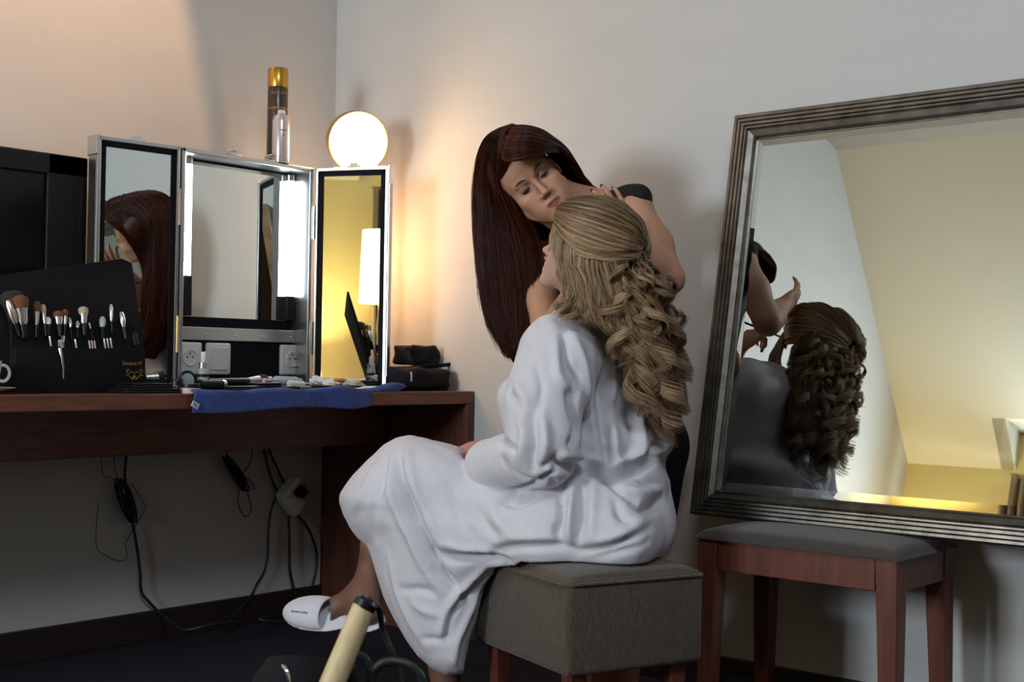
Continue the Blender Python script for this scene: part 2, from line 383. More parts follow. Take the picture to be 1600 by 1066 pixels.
for px in (360, 422):
    p = spot(px, XF-0.02, ZT)
    la = MB(); la.box((p[0]-0.014, p[1]-0.026, ZT), (p[0]+0.014, p[1]+0.026, ZT+0.006), bev=0.002)
    la.tube([(p[0]+0.004, p[1]-0.020, ZT+0.010), (p[0]+0.004, p[1]+0.006, ZT+0.020), (p[0]+0.004, p[1]+0.022, ZT+0.017)], [0.008, 0.009, 0.006], 12, flat=0.6)
    obj('catch', la, M_CHROME, case, smooth=True)

# ================================================================== round lamp behind the right panel
LC = W(560, 222, 4.02); ln = Vector(CAM)-Vector(LC); ln.z = 0; ln.normalize(); ln = (ln+Vector((0, 0, -0.26))+Vector(RGT)*0.24).normalized()
lx = Vector((0, 0, 1)).cross(ln).normalized(); LM = frame_m(LC, lx, ln.cross(lx))
lamp = thing('round_lamp', (LC[0]-0.04, LC[1]+0.04, DT), 'lit round drum lamp with brass rim behind the folding mirror', 'lamp')
obj('lamp_diffuser', MB().lathe([(0.087, 0.002), (0.085, 0.012), (0.074, 0.024), (0.05, 0.033), (0.02, 0.037), (0.001, 0.0375)], LM, 48, cap=False), M_DISC, lamp, smooth=True, auto=70, label='glowing white diffuser')
obj('lamp_rim', MB().lathe([(0.086, -0.045), (0.094, -0.040), (0.0955, 0.0), (0.0925, 0.006), (0.087, 0.004)], LM, 48, cap=False), M_BRASS, lamp, smooth=True)
obj('lamp_back', MB().lathe([(0.002, -0.052), (0.06, -0.050), (0.087, -0.044)], LM, 48, cap=False), M_BRASS, lamp, smooth=True)
bx_ = Vector(LC)-ln*0.05
obj('lamp_stem', MB().tube([bx_, bx_-ln*0.02+Vector((0, 0, -0.03)), (bx_.x-0.03, bx_.y+0.025, bx_.z-0.12), (bx_.x-0.03, bx_.y+0.025, DT+0.012)], 0.008, 10), M_BRASS, lamp, smooth=True)
obj('lamp_base', MB().lathe([(0.062, 0), (0.062, 0.008), (0.02, 0.018), (0.008, 0.02)], Matrix.Translation((bx_.x-0.03, bx_.y+0.025, DT)), 32), M_BRASS, lamp, smooth=True)

bq = (0.335, -0.215, 1.10)
M_BULB = mat('lit_assumed_bulb', (1, 0.8, 0.5), 0.4, emit=(1.0, 0.55, 0.20), estr=30.0)
obj('assumed_bulb', MB().lathe([(0.009, -0.02), (0.012, 0.0), (0.024, 0.03), (0.024, 0.045), (0.014, 0.062), (0.001, 0.066)], frame_m((bq[0]+0.006, bq[1], bq[2]), (0, 1, 0), (0, 0, 1)) @ Matrix.Rotation(0.0, 4, 'X'), 20), M_BULB, lamp, smooth=True)  # assumed bulb, hidden behind the panel, added to warm the wall beside it
obj('assumed_bulb_arm', MB().tube([(bx_.x-0.03, bx_.y+0.025, 1.07), (bq[0]-0.01, bq[1]+0.02, 1.065), (bq[0]+0.006, bq[1], 1.085)], 0.006, 8), M_BRASS, lamp, smooth=True)  # arm added to carry the assumed bulb
bulb('assumed_bulb_light', (bq[0]+0.006, bq[1]+0.002, bq[2]+0.10), 2.6, (1.0, 0.48, 0.17), 0.03)  # light of the assumed bulb, makes the orange wall patch
dl_ = MB().lathe([(0.045, -0.002), (0.062, -0.004), (0.066, 0.0), (0.045, 0.0)], Matrix.Translation((0.30, -1.16, ZC)), 32, cap=False)
tag(obj('assumed_spotlight', dl_, M_CHROME, smooth=True), 'assumed recessed ceiling spotlight above the television end of the desk', 'ceiling light')  # unseen fixture added for the assumed downlight
# ================================================================== table lamp at the far end of the desk (seen in the angled mirror)
tl = thing('table_lamp', (0.60, -2.35, DT), 'lit table lamp with pale drum shade on the outer part of the desk', 'lamp')
TM = Matrix.Translation((0.60, -2.35, DT))
obj('lamp_shade', MB().lathe([(0.100, 0.352), (0.088, 0.686)], TM, 40, cap=False), M_SHADE, tl, smooth=True)
obj('lamp_body', MB().lathe([(0.055, 0), (0.055, 0.012), (0.02, 0.03), (0.014, 0.2), (0.02, 0.24), (0.012, 0.30), (0.010, 0.52), (0.001, 0.53)], TM, 28), M_BRASS, tl, smooth=True)
bulb('table_lamp_bulb', (0.60, -2.35, DT+0.54), 7, (1.0, 0.72, 0.34), 0.05)

# ================================================================== added lamp on a low stand, out of view, to yellow the attic corner
ns = thing('added_stand', (0.24, -4.42, 0), 'low mahogany stand added under the corner fill lamp', 'added_stand')  # stand is added too, only to carry the fill lamp
obj('top_board', MB().box((0.04, -4.62, 0.37), (0.44, -4.22, 0.40), bev=0.003), M_WOOD, ns)
for x in (0.05, 0.39):
    for y in (-4.61, -4.27): obj('leg', MB().box((x, y, 0), (x+0.04, y+0.04, 0.37)), M_WOODL, ns)
bl = thing('corner_fill_lamp', (0.24, -4.42, 0.40), 'small added fill lamp on the low stand in the attic corner', 'lamp'); BM = Matrix.Translation((0.24, -4.42, 0.40))
obj('lamp_shade', MB().lathe([(0.12, 0.22), (0.10, 0.42)], BM, 36, cap=False), M_SHADE, bl, smooth=True)
obj('lamp_body', MB().lathe([(0.06, 0), (0.06, 0.012), (0.018, 0.03), (0.03, 0.10), (0.012, 0.20), (0.010, 0.28), (0.001, 0.29)], BM, 24), M_BRASS, bl, smooth=True)
bulb('corner_fill_bulb', (0.24, -4.42, 0.74), 44, (1.0, 0.76, 0.36), 0.04)

# ================================================================== television
tv = thing('television', (0.16, -1.4, DT), 'black flat television standing on the desk beside the folding mirror', 'television')
TX, TY0, TY1, TZ0, TZ1 = 0.205, -2.05, -1.045, 0.83, 1.365
b_ = MB(); b_.box((TX-0.05, TY0, TZ1-0.055), (TX, TY1, TZ1), bev=0.004); b_.box((TX-0.05, TY0, TZ0), (TX, TY1, TZ0+0.06), bev=0.004)
b_.box((TX-0.05, TY0, TZ0), (TX, TY0+0.09, TZ1), bev=0.004); b_.box((TX-0.05, TY1-0.115, TZ0), (TX, TY1, TZ1), bev=0.004)
obj('casing', b_, M_BLACK, tv)
obj('screen', MB().box((TX-0.05, TY0+0.08, TZ0+0.05), (TX-0.012, TY1-0.105, TZ1-0.05)), M_SCREEN, tv)
obj('rear_housing', MB().box((TX-0.11, TY0+0.12, TZ0+0.06), (TX-0.045, TY1-0.14, TZ1-0.06), bev=0.02), M_BLACKM, tv)
st = MB(); st.box((TX-0.14, -1.75, DT), (TX+0.05, -1.40, DT+0.012), bev=0.004); st.box((TX-0.06, -1.62, DT+0.01), (TX-0.03, -1.52, TZ0+0.02))
obj('stand', st, M_BLACK, tv)

# ================================================================== leaning mirror, stool
MX0, MX1 = 1.587, 3.05
mb0 = Vector((0, -0.229, 0.4769)); mt0 = Vector((0, -0.045, 1.476)); up = (mt0-mb0).normalized(); nrm = Vector((1, 0, 0)).cross(up)
LMI = (mt0-mb0).length; Wd = MX1-MX0
big = thing('leaning_mirror', (MX0+Wd/2, -0.2, 0.45), 'large silver ridged-frame mirror leaning on the wall above the stool', 'mirror')
MM = frame_m((MX0, mb0.y, mb0.z), (1, 0, 0), up)       # local x right, y up the frame, z toward the room
M_SILV = mat('antique_silver', (0.21, 0.19, 0.165), 0.44, metal=1.0, var=0.3, vscale=25, bump=0.08, bscale=120)
prof = [(0, -0.028), (0, 0.006), (0.004, 0.010), (0.010, 0.010), (0.012, 0.006), (0.014, 0.010), (0.020, 0.010), (0.022, 0.005), (0.024, 0.008), (0.030, 0.008), (0.032, 0.003), (0.034, 0.006), (0.038, 0.006), (0.041, 0.000), (0.044, 0.004), (0.056, -0.003), (0.060, -0.001), (0.064, -0.008), (0.064, -0.028)]
fm = MB(); vs = []; nP = len(prof)
for cx, cy, sx, sy in ((0, 0, 1, 1), (Wd, 0, -1, 1), (Wd, LMI, -1, -1), (0, LMI, 1, -1)):
    for d, z in prof: vs.append(MM @ Vector((cx+sx*d, cy+sy*d, z)))
fs = []
for c in range(4):
    c2 = (c+1) % 4
    for k in range(nP):
        k2 = (k+1) % nP; fs.append((c*nP+k, c2*nP+k, c2*nP+k2, c*nP+k2))
fm.add(vs, fs); obj('mirror_frame', fm, M_SILV, big)
g0, g1 = 0.060, 0.084
gl_ = MB(); vs = []
for d, z in ((g0, -0.0135), (g1, -0.0115)):
    for cx, cy, sx, sy in ((0, 0, 1, 1), (Wd, 0, -1, 1), (Wd, LMI, -1, -1), (0, LMI, 1, -1)): vs.append(MM @ Vector((cx+sx*d, cy+sy*d, z)))
gl_.add(vs, [(4, 5, 6, 7)]+[(k, (k+1) % 4, 4+(k+1) % 4, 4+k) for k in range(4)])
obj('mirror_glass', gl_, M_MIRROR, big)
obj('backing_board', MB().box((0.004, 0.004, -0.027), (Wd-0.004, LMI-0.004, -0.018), MM), M_BLACKM, big)

M_SEATF = mat('taupe_fabric', (0.058, 0.044, 0.036), 0.95, bump=0.5, bscale=420, var=0.25, vscale=200, sheen=0.3)
M_OTTO = mat('brown_woven_fabric', (0.072, 0.052, 0.034), 0.95, bump=0.7, bscale=300, var=0.32, vscale=170, sheen=0.25, stretch=(1, 1, 0.35))
SX0, SX1, SY0, SY1, SZ = 1.712, 2.190, -0.392, -0.100, 0.447
stool = thing('dressing_stool', ((SX0+SX1)/2, (SY0+SY1)/2, 0), 'mahogany stool with taupe seat under the leaning mirror', 'stool')
for x in (SX0, SX1):
    for y in (SY0, SY1):
        ix = 1 if x == SX0 else -1; iy = 1 if y == SY0 else -1; w0, w1 = 0.050, 0.034
        def rc(w, z): return [(x, y, z), (x+ix*w, y, z), (x+ix*w, y+iy*w, z), (x, y+iy*w, z)]
        obj('leg', MB().hexa(rc(w1, 0.0)+rc(w0, SZ)), M_WOODL, stool, bevel=0.003)
ap = MB()
ap.box((SX0+0.05, SY0+0.003, SZ-0.07), (SX1-0.05, SY0+0.025, SZ)); ap.box((SX0+0.05, SY1-0.025, SZ-0.07), (SX1-0.05, SY1-0.003, SZ))
ap.box((SX0+0.003, SY0+0.05, SZ-0.07), (SX0+0.025, SY1-0.05, SZ)); ap.box((SX1-0.025, SY0+0.05, SZ-0.07), (SX1-0.003, SY1-0.05, SZ))
obj('apron', ap, M_WOODL, stool, bevel=0.002)
def cushion(x0, x1, y0, y1, z0, z1, dome, R=0.03, n=36, edge=0.6):
    V = []; F = []
    for j in range(n+1):
        for i in range(n+1):
            u = -1+2*i/n; v = -1+2*j/n
            k = (1-abs(u)**6)*(1-abs(v)**6); h = z0+(z1-z0)*min(1, k**0.33*1.0)+dome*(1-u*u)*(1-v*v)
            V.append((x0+(x1-x0)*(u+1)/2, y0+(y1-y0)*(v+1)/2, h))
    o = len(V)
    for j in range(n+1):
        for i in range(n+1): V.append((V[j*(n+1)+i][0], V[j*(n+1)+i][1], z0-0.004))
    for j in range(n):
        for i in range(n):
            a = j*(n+1)+i; F.append((a, a+1, a+n+2, a+n+1)); F.append((o+a, o+a+n+1, o+a+n+2, o+a+1))
    for i in range(n):
        F.append((i, o+i, o+i+1, i+1)); a = n*(n+1)+i; F.append((a, a+1, o+a+1, o+a))
        a = i*(n+1); F.append((a, a+n+1, o+a+n+1, o+a)); a = i*(n+1)+n; F.append((a, o+a, o+a+n+1, a+n+1))
    return MB().add(V, F)
obj('seat_cushion', cushion(SX0-0.006, SX1+0.006, SY0-0.006, SY1+0.006, SZ+0.002, SZ+0.027, 0.006), M_SEATF, stool, smooth=True, auto=75)

# ottoman under the seated person
oN = W(887, 1000, 2.59)[:2]; oL = W(750, 1000, 2.92)[:2]; oR = W(1093, 1000, 2.75)[:2]
ex = Vector((*(oR-oN), 0)); ey = Vector((*(oL-oN), 0)); ex.normalize(); ey = (ey-ex*ey.dot(ex)).normalized()
OW, OD, OZ0, OZ1 = 0.338, 0.400, 0.212, 0.418
OM = frame_m((oN[0], oN[1], 0), ex, ey)
ott = thing('ottoman', tuple(OM @ Vector((OW/2, OD/2, 0))), 'square brown woven ottoman the seated person sits on', 'ottoman')
def cush_M(mb, M): mb.v = [tuple(M @ Vector(p)) for p in mb.v]; return mb
ob = MB().box((0, 0, OZ0), (OW, OD, OZ1-0.012), OM, bev=0.014, seg=3)
obj('upholstered_body', ob, M_OTTO, ott, smooth=True, auto=60)
obj('seat_top', cush_M(cushion(0.002, OW-0.002, 0.002, OD-0.002, OZ1-0.022, OZ1, 0.006), OM), M_OTTO, ott, smooth=True, auto=75)
pp = [OM @ Vector(p) for p in [(0.012, -0.002, OZ1-0.022), (OW-0.012, -0.002, OZ1-0.022), (OW+0.002, 0.012, OZ1-0.022), (OW+0.002, OD-0.012, OZ1-0.022), (OW-0.012, OD+0.002, OZ1-0.022), (0.012, OD+0.002, OZ1-0.022), (-0.002, OD-0.012, OZ1-0.022), (-0.002, 0.012, OZ1-0.022), (0.012, -0.002, OZ1-0.022)]]
obj('piping', MB().tube(pp, 0.0035, 6), M_OTTO, ott, smooth=True)
for x in (0.025, OW-0.065):
    for y in (0.025, OD-0.065):
        def rc(w, z, o=0): return [OM @ Vector(p) for p in [(x+o, y+o, z), (x+o+w, y+o, z), (x+o+w, y+o+w, z), (x+o, y+o+w, z)]]
        obj('leg', MB().hexa(rc(0.028, 0.0, 0.006)+rc(0.04, OZ0+0.004)), M_WOODL, ott, bevel=0.003)

# ================================================================== things on the desk and on the case
def cyl_thing(name, loc, prof_parts, label, cat, group=None, tilt=None, n=24):
    t = thing(name, loc, label, cat, group)
    M = Matrix.Translation(Vector(tuple(map(float, loc))))
    if tilt is not None: M = M @ tilt
    for pn, prof, m_ in prof_parts:
        obj(pn, MB().lathe(prof, M, n), m_, t, smooth=True, auto=40)
    return t
M_GOLD = mat('gold_cap', (0.62, 0.36, 0.06), 0.3, metal=0.85)
M_CAN = mat('dark_brown_can', (0.050, 0.030, 0.020), 0.25, spec=0.6)
M_GOLDTXT = mat('gold_print', (0.42, 0.27, 0.07), 0.5, metal=0.3)
M_PINK = mat('pearl_pink', (0.72, 0.62, 0.62), 0.25, metal=0.35)
M_SILVER = mat('silver_ferrule', (0.74, 0.73, 0.70), 0.25, metal=1.0)
M_BRISB = mat('brown_bristle', (0.20, 0.075, 0.030), 0.9, bump=0.5, bscale=600)
M_BRISD = mat('dark_bristle', (0.035, 0.028, 0.026), 0.9, bump=0.5, bscale=600)
M_BRISC = mat('cream_bristle', (0.55, 0.47, 0.30), 0.9, bump=0.5, bscale=600)
M_LEATH = mat('black_leather', (0.007, 0.0065, 0.009), 0.75, bump=0.25, bscale=260, spec=0.2)
M_CLOTHB = mat('black_cloth', (0.008, 0.0075, 0.009), 0.9, bump=0.4, bscale=200, spec=0.3)
M_TOWEL = mat('blue_terry', (0.040, 0.072, 0.27), 1.0, bump=0.9, bscale=420, var=0.2, vscale=60, sheen=0.1)
M_COTTON = mat('white_cotton', (0.82, 0.80, 0.74), 0.95, bump=0.5, bscale=160)
M_GLASSY = mat('pale_grey_plastic', (0.42, 0.50, 0.52), 0.25)
M_ORANGE = mat('orange_print', (0.65, 0.22, 0.05), 0.5)
M_PINKW = mat('pale_pink_plastic', (0.62, 0.47, 0.50), 0.4)

p = spot(432, 0.215, ZT); hz = onplane(432, 107, 0, 0.215)[2]-ZT
hs = cyl_thing('hairspray_can', (p[0], p[1], ZT), [
    ('can_body', [(0.028, 0), (0.0305, 0.003), (0.0305, hz-0.062), (0.029, hz-0.058)], M_CAN),
    ('cap', [(0.0305, hz-0.058), (0.031, hz-0.056), (0.031, hz-0.003), (0.029, hz)], M_GOLD)],
    'tall dark brown aerosol can with gold cap on top of the mirror case', 'hairspray')
def wrap_text(body, size, loc, r, zc, m_, parent, ang, name, **kw):    # lettering bent round a cylinder
    me = text_mesh(body, size, Matrix.Identity(4))
    co = np.zeros(len(me.vertices)*3, np.float32); me.vertices.foreach_get('co', co); co = co.reshape(-1, 3)
    a = ang+co[:, 0]/r; rr = r+0.0004+np.clip(co[:, 2], 0, 1)
    co = np.stack([loc[0]+rr*np.cos(a), loc[1]+rr*np.sin(a), loc[2]+zc+co[:, 1]], -1)
    me.vertices.foreach_set('co', co.astype(np.float32).ravel()); me.update()
    return link(name, me, m_, parent, **kw)
ac = math.atan2(CAM[1]-p[1], CAM[0]-p[0])
wrap_text('LUXURY', 0.012, (p[0], p[1], ZT), 0.0306, hz-0.078, M_GOLDTXT, hs, ac+0.1, 'can_lettering')
for zb in (hz-0.122, hz-0.126):
    obj('gold_band', MB().lathe([(0.0307, zb), (0.0307, zb+0.0015)], Matrix.Translation((p[0], p[1], ZT)), 28, cap=False), M_GOLDTXT, hs)
p2 = spot(438.5, 0.283, ZT); h2 = onplane(438, 172, 0, 0.283)[2]-ZT
sp = cyl_thing('spray_bottle', (p2[0], p2[1], ZT), [
    ('bottle_body', [(0.025, 0), (0.0262, 0.004), (0.0262, h2-0.034), (0.022, h2-0.020), (0.013, h2-0.012), (0.012, h2-0.010)], M_PINK),
    ('nozzle', [(0.0115, h2-0.012), (0.0115, h2-0.003), (0.009, h2), (0.003, h2)], M_WHITEP)],
    'pearly pink spray bottle in front of the gold-capped can', 'bottle')
for k, (tx, sz) in enumerate((('lierac', 0.010), ('H', 0.008))):
    wrap_text(tx, sz, (p2[0], p2[1], ZT), 0.0263, h2-0.062-0.016*k, M_BLACK, sp, math.atan2(CAM[1]-p2[1], CAM[0]-p2[0])+0.25, 'bottle_lettering')

# --- brush bag: pocket in front, tall back flap behind
BX = 0.545
def onX(px, py, x): return onplane(px, py, 0, x)
bag = thing('brush_case', (BX-0.03, -1.0, DT), 'black make-up brush case standing open on the desk by the television', 'brush case')
yl = onX(24, 580, BX)[1]; yr = onX(226, 580, BX)[1]; zp = onX(120, 543, BX)[2]
pk = MB(); n = 24; vs = []; fs = []
for i in range(n+1):
    u = i/n; y = yl+(yr-yl)*u; bul = 0.012*math.sin(PI*u)
    for x, z in ((BX-0.028, DT+0.001), (BX+bul, DT+0.001), (BX+bul*1.3+0.004, DT+0.03), (BX+bul, zp+0.002*math.sin(u*9)), (BX+bul-0.006, zp+0.002*math.sin(u*9)), (BX-0.028, DT+0.02)): vs.append((x, y, z))
for i in range(n):
    for k in range(6): k2 = (k+1) % 6; fs.append((i*6+k, i*6+6+k, i*6+6+k2, i*6+k2))
fs += [tuple(range(6)), tuple(n*6+k for k in range(6))[::-1]]
pk.add(vs, fs); obj('front_pocket', pk, M_LEATH, bag, smooth=True, auto=50)
fl = MB(); A = [onX(-30, 436, BX-0.12), onX(0, 431, BX-0.12), onX(110, 416, BX-0.12), onX(192, 405, BX-0.12), onX(206, 411, BX-0.12), onX(212, 450, BX-0.10), onX(222, 520, BX-0.06), onX(229, 604, BX-0.028)]
A = [Vector(a) for a in A]; A = A+[Vector((BX-0.028, A[7].y, DT+0.001)), Vector((BX-0.028, A[0].y, DT+0.001))]
fl.add(A+[a+Vector((-0.008, 0, 0.001)) for a in A], [tuple(range(10)), tuple(range(10, 20))[::-1]]+[(k, (k+1) % 10, 10+(k+1) % 10, 10+k) for k in range(10)])
obj('back_flap', fl, M_LEATH, bag)
inner = MB()
za = onX(120, 500, BX-0.045)[2]
inner.hexa([(BX-0.040, yl+0.01, DT+0.01), (BX-0.028, yl+0.01, DT+0.01), (BX-0.028, yr-0.004, DT+0.01), (BX-0.040, yr-0.004, DT+0.01), (BX-0.056, yl+0.012, za), (BX-0.044, yl+0.012, za), (BX-0.044, yr-0.008, za), (BX-0.056, yr-0.008, za)])
obj('inner_pocket', inner, M_LEATH, bag)
tx0 = onX(203, 568, BX+0.004); me = text_mesh('Svetlana M', 0.0135, frame_m((BX, tx0[1], tx0[2]), (0, 1, 0), (0, 0, 1)), shear=0.35)
def hug(y): return BX+1.3*0.012*math.sin(PI*min(1, max(0, (y-yl)/(yr-yl))))+0.0048
for v in me.vertices: v.co.x = hug(v.co.y)+(v.co.x-BX)
link('gold_lettering', me, M_GOLDTXT, bag, label='gold script lettering')
orn = MB(); oc = onX(208, 585, BX+0.004)
def orn_curve(pts):
    P = spline([(hug(oc[1]+a), oc[1]+a, oc[2]+b) for a, b in pts], 26); orn.tube([tuple(q) for q in P], 0.0009, 5)
for s in (-1, 1):
    orn_curve([(0, 0.002), (0.008*s, 0.006), (0.018*s, 0.003), (0.024*s, 0.007), (0.020*s, 0.012), (0.014*s, 0.009)])
    orn_curve([(0, -0.002), (0.006*s, -0.008), (0.014*s, -0.006), (0.020*s, -0.001), (0.026*s, -0.003)])
    orn_curve([(0, -0.004), (0.003*s, -0.011), (0.008*s, -0.012), (0.009*s, -0.008)])
obj('gold_ornament', orn, M_GOLDTXT, bag, smooth=True)

def brush(px, pytip, pyb, lean, w, kind, bcol, label, x=BX-0.036, flat=0.55):
    a = Vector(onX(px, pyb, x)); bm_ = Vector(onX(px+lean, pytip, x-0.012)); d = (bm_-a); L = d.length; d.normalize()
    t = thing('makeup_brush', a, label, 'brush', 'make-up brushes in the open case'); r = w*0.5*0.00165
    M = frame_m(a, Vector((0, 1, 0))-d*d.y, d) @ Matrix(((1, 0, 0, 0), (0, 0, 1, 0), (0, -1, 0, 0), (0, 0, 0, 1)))
    foot = 0.03
    obj('handle', MB().lathe([(r*0.35, -foot), (r*0.5, -0.01), (r*0.55, 0.001)], M, 12), M_BLACK, t, smooth=True)
    lf = L*(0.55 if kind != 'tall' else 0.75)
    if kind == 'cap': 
        obj('end_cap', MB().lathe([(r*0.55, 0), (r, L*0.3), (r, L*0.75), (r*0.6, L), (0.0002, L)], M, 14), bcol, t, smooth=True); return
    F = MB().lathe([(r*0.55, 0), (r*0.72, lf*0.25), (r*0.8, lf*0.7), (r*0.95, lf)], M, 14); obj('ferrule', F, M_SILVER, t, smooth=True)
    B = MB().lathe([(r*0.92, lf-0.001), (r*1.15, lf+(L-lf)*0.45), (r*1.05, lf+(L-lf)*0.8), (r*0.5, L), (0.0002, L*1.01)], M, 16); obj('bristles', B, bcol, t, smooth=True)
for a in ((26, 455, 508, -10, 30, 'b', M_BRISD, 'large dark fluffy brush at the outer edge of the brush case', BX-0.066),
          (24, 470, 506, -12, 12, 'cap', M_SILVER, 'brush with bare tall silver ferrule leaning to the case edge'),
          (36, 462, 508, -6, 21, 'b', M_BRISB, 'wide flat brown brush with broad silver ferrule'),
          (36, 486, 510, 0, 9, 'b', M_BRISD, 'small dark brush just before the wide flat brown one'),
          (57, 471, 508, 1, 9, 'b', M_BRISB, 'slim brown brush beside the wide flat one'),
          (70, 476, 506, -3, 7, 'b', M_BRISC, 'thin pale brush behind the slim brown one'),
          (75, 497, 508, 0, 9, 'cap', M_WHITEP, 'round white brush end between the brown brushes'),
          (92, 487, 508, -2, 14, 'b', M_BRISB, 'short domed brown brush in the middle of the case'),
          (101, 484, 508, 1, 8, 'b', M_BRISB, 'thin brown brush standing over the silver hair clip'),
          (110, 497, 512, -2, 6, 'cap', M_SILVER, 'narrow silver brush end beside the thin brown brush'),
          (121, 502, 513, 0, 7, 'cap', M_SILVER, 'short silver brush end beneath the cream puff brush'),
          (131, 480, 506, -1, 13, 'b', M_BRISC, 'cream pointed puff brush in the middle of the case'),
          (141, 503, 514, -3, 4, 'cap', M_SILVER, 'tiny thin silver brush end beside the cream puff brush'),
          (160, 496, 512, 0, 10, 'cap', M_GLASSY, 'grey rounded applicator between cream puff and forked tool'),
          (174, 476, 502, -1, 6, 'cap', M_SILVER, 'slender silver forked tool standing tallest toward the lettered side'),
          (193, 488, 512, -4, 9, 'cap', M_SILVER, 'ridged silver tube clipped at the lettered side of the case')):
    brush(*a)
for k, (px, py, col, lb) in enumerate(((78, 536, M_SILVER, 'short silver pencil tip in the front pocket nearest the hair clip'), (118, 541, M_SILVER, 'single pale pencil in the middle of the front pocket'),
                              (140, 543, M_PINKW, 'first of three mauve pencils in the front pocket'), (144, 543, M_PINKW, 'middle of three mauve pencils in the front pocket'), (148, 543, M_PINKW, 'last of three mauve pencils in the front pocket'),
                              (163, 540, M_SILVER, 'first of three silver pencils toward the gold lettering'), (168, 540, M_SILVER, 'middle of three silver pencils toward the gold lettering'), (173, 539, M_SILVER, 'last of three silver pencils toward the gold lettering'),
                              (211, 531, M_GLASSY, 'glossy dark tube at the lettered end of the front pocket'))):
    a = Vector(onX(px+2, py+8, BX-0.012)); b2 = Vector(onX(px-1, py-11, BX-0.016)); r = 0.0022 if k < 8 else 0.007
    q = obj('cosmetic_pencil', MB().tube([a, a+(b2-a)*0.9, b2], [r, r, r*0.5], 8), col if k < 8 else M_BLACK, smooth=True)
    tag(q, lb, 'pencil', 'pencils in the brush case pocket')
# silver claw clip hanging over the pocket
cl = thing('hair_clip', onX(97, 545, BX+0.02), 'long silver duckbill hair clip hooked over the front pocket', 'hair clip')
q = MB(); P = spline([onX(94, 532, BX+0.014), onX(94, 545, BX+0.02), onX(97, 560, BX+0.024), onX(99, 576, BX+0.023), onX(99, 592, BX+0.020)], 16)
q.tube([tuple(v) for v in P], [0.005*(1-0.75*i/15) for i in range(16)], 8, flat=0.5); obj('clip_jaw', q, M_SILVER, cl, smooth=True)
q = MB(); q.box(tuple(onX(89, 544, BX+0.017)), tuple(onX(101, 533, BX+0.024)), bev=0.002); q.tube([onX(97, 536, BX+0.015), onX(99, 526, BX+0.006)], 0.004, 8); obj('clip_spring', q, M_SILVER, cl, smooth=True)

# --- cup on a saucer at the frame edge
cp = spot(-28, 0.56, DT); cup = thing('coffee_cup', (cp[0], cp[1], DT+0.012), 'white cup with ring handle at the outer end of the desk', 'cup')
Mc = Matrix.Translation((cp[0], cp[1], DT+0.012))
obj('cup_body', MB().lathe([(0.022, 0), (0.024, 0.003), (0.036, 0.03), (0.040, 0.062), (0.038, 0.062), (0.034, 0.03), (0.02, 0.006), (0.001, 0.005)], Mc, 32, cap=False), M_WHITEP, cup, smooth=True)
hc = Vector((cp[0], cp[1]+0.047, DT+0.046)); P = [hc+Vector((0, 0.016*math.cos(a), 0.018*math.sin(a))) for a in np.linspace(0, 2*PI, 25)]
obj('cup_handle', MB().tube(P, 0.0035, 8, cap=False), M_WHITEP, cup, smooth=True)
tag(obj('saucer', MB().lathe([(0.03, 0), (0.034, 0.003), (0.068, 0.011), (0.070, 0.013), (0.034, 0.006), (0.001, 0.005)], Matrix.Translation((cp[0], cp[1], DT+0.002)), 36, cap=False), M_WHITEP, smooth=True), 'white saucer under the cup', 'saucer')

# --- blue towel lying on the desk and hanging over its edge
y0 = spot(303, DW, DT)[1]; y1 = spot(634, 0.60, DT)[1]
nu, nv = 150, 60; V = []
for j in range(nv+1):
    for i in range(nu+1):
        u = i/nu; v = j/nv
        drop = 0.052*(1-0.85*max(0, (u-0.62)/0.38)**1.3)+0.005*math.sin(u*PI*3.1+0.6)
        back = 0.40+0.02*math.sin(u*7)
        s = v*(DW-back+drop); lim = DW+0.006-back
        right = max(0, (u-0.62)/0.38)
        fx = back+min(s, lim); fz = 0.0
        if s > lim: fz = -(s-lim)
        fx -= 0.085*right**1.6*v
        y = y0+(y1-y0)*u+0.012*math.sin(v*5+u*3)*(v)
        on = 1 if s <= lim else 0
        wr = 0.5+0.5*math.sin(u*23+2.2*math.sin(v*4)+1.0); w2 = 0.5+0.5*math.sin(u*51+v*9)
        edge = max(0, 1-abs(s-lim)/0.05)
        z = DT+0.002+fz+on*(0.004*wr+0.002*w2)+edge*(0.004+0.016*wr*max(0, u-0.15)*1.4)
        x = fx+(0.006+0.016*wr*(0.35+u))*(1-on)+edge*0.003
        V.append((x, y, z))
F = [(j*(nu+1)+i, j*(nu+1)+i+1, (j+1)*(nu+1)+i+1, (j+1)*(nu+1)+i) for j in range(nv) for i in range(nu)]
tw = np_mesh('towel', np.array(V), np.array(F)); to = link('towel', tw, M_TOWEL)
sm = to.modifiers.new('t', 'SOLIDIFY'); sm.thickness = 0.004; sm.offset = 1
tag(to, 'crumpled blue terry towel spread under the cosmetics and over the desk edge', 'towel')
a = Vector(onX(305, 633, DW+0.019)); q = MB().box((-0.010, -0.0009, -0.007), (0.010, 0.0009, 0.007), Matrix.Translation(a) @ Matrix.Rotation(PI/2, 4, 'Z') @ Matrix.Rotation(0.5, 4, 'Y'))
obj('towel_tag', q, M_WHITEP, to, label='small white printed care tag')
for k in range(3):
    Mt = Matrix.Translation(a+Vector((0.0011, 0, 0.0035-0.0035*k))) @ Matrix.Rotation(PI/2, 4, 'Z') @ Matrix.Rotation(0.5, 4, 'Y')
    obj('tag_print', MB().box((-0.007, -0.0003, -0.0008), (0.007, 0.0003, 0.0008), Mt), M_BLACK, to)

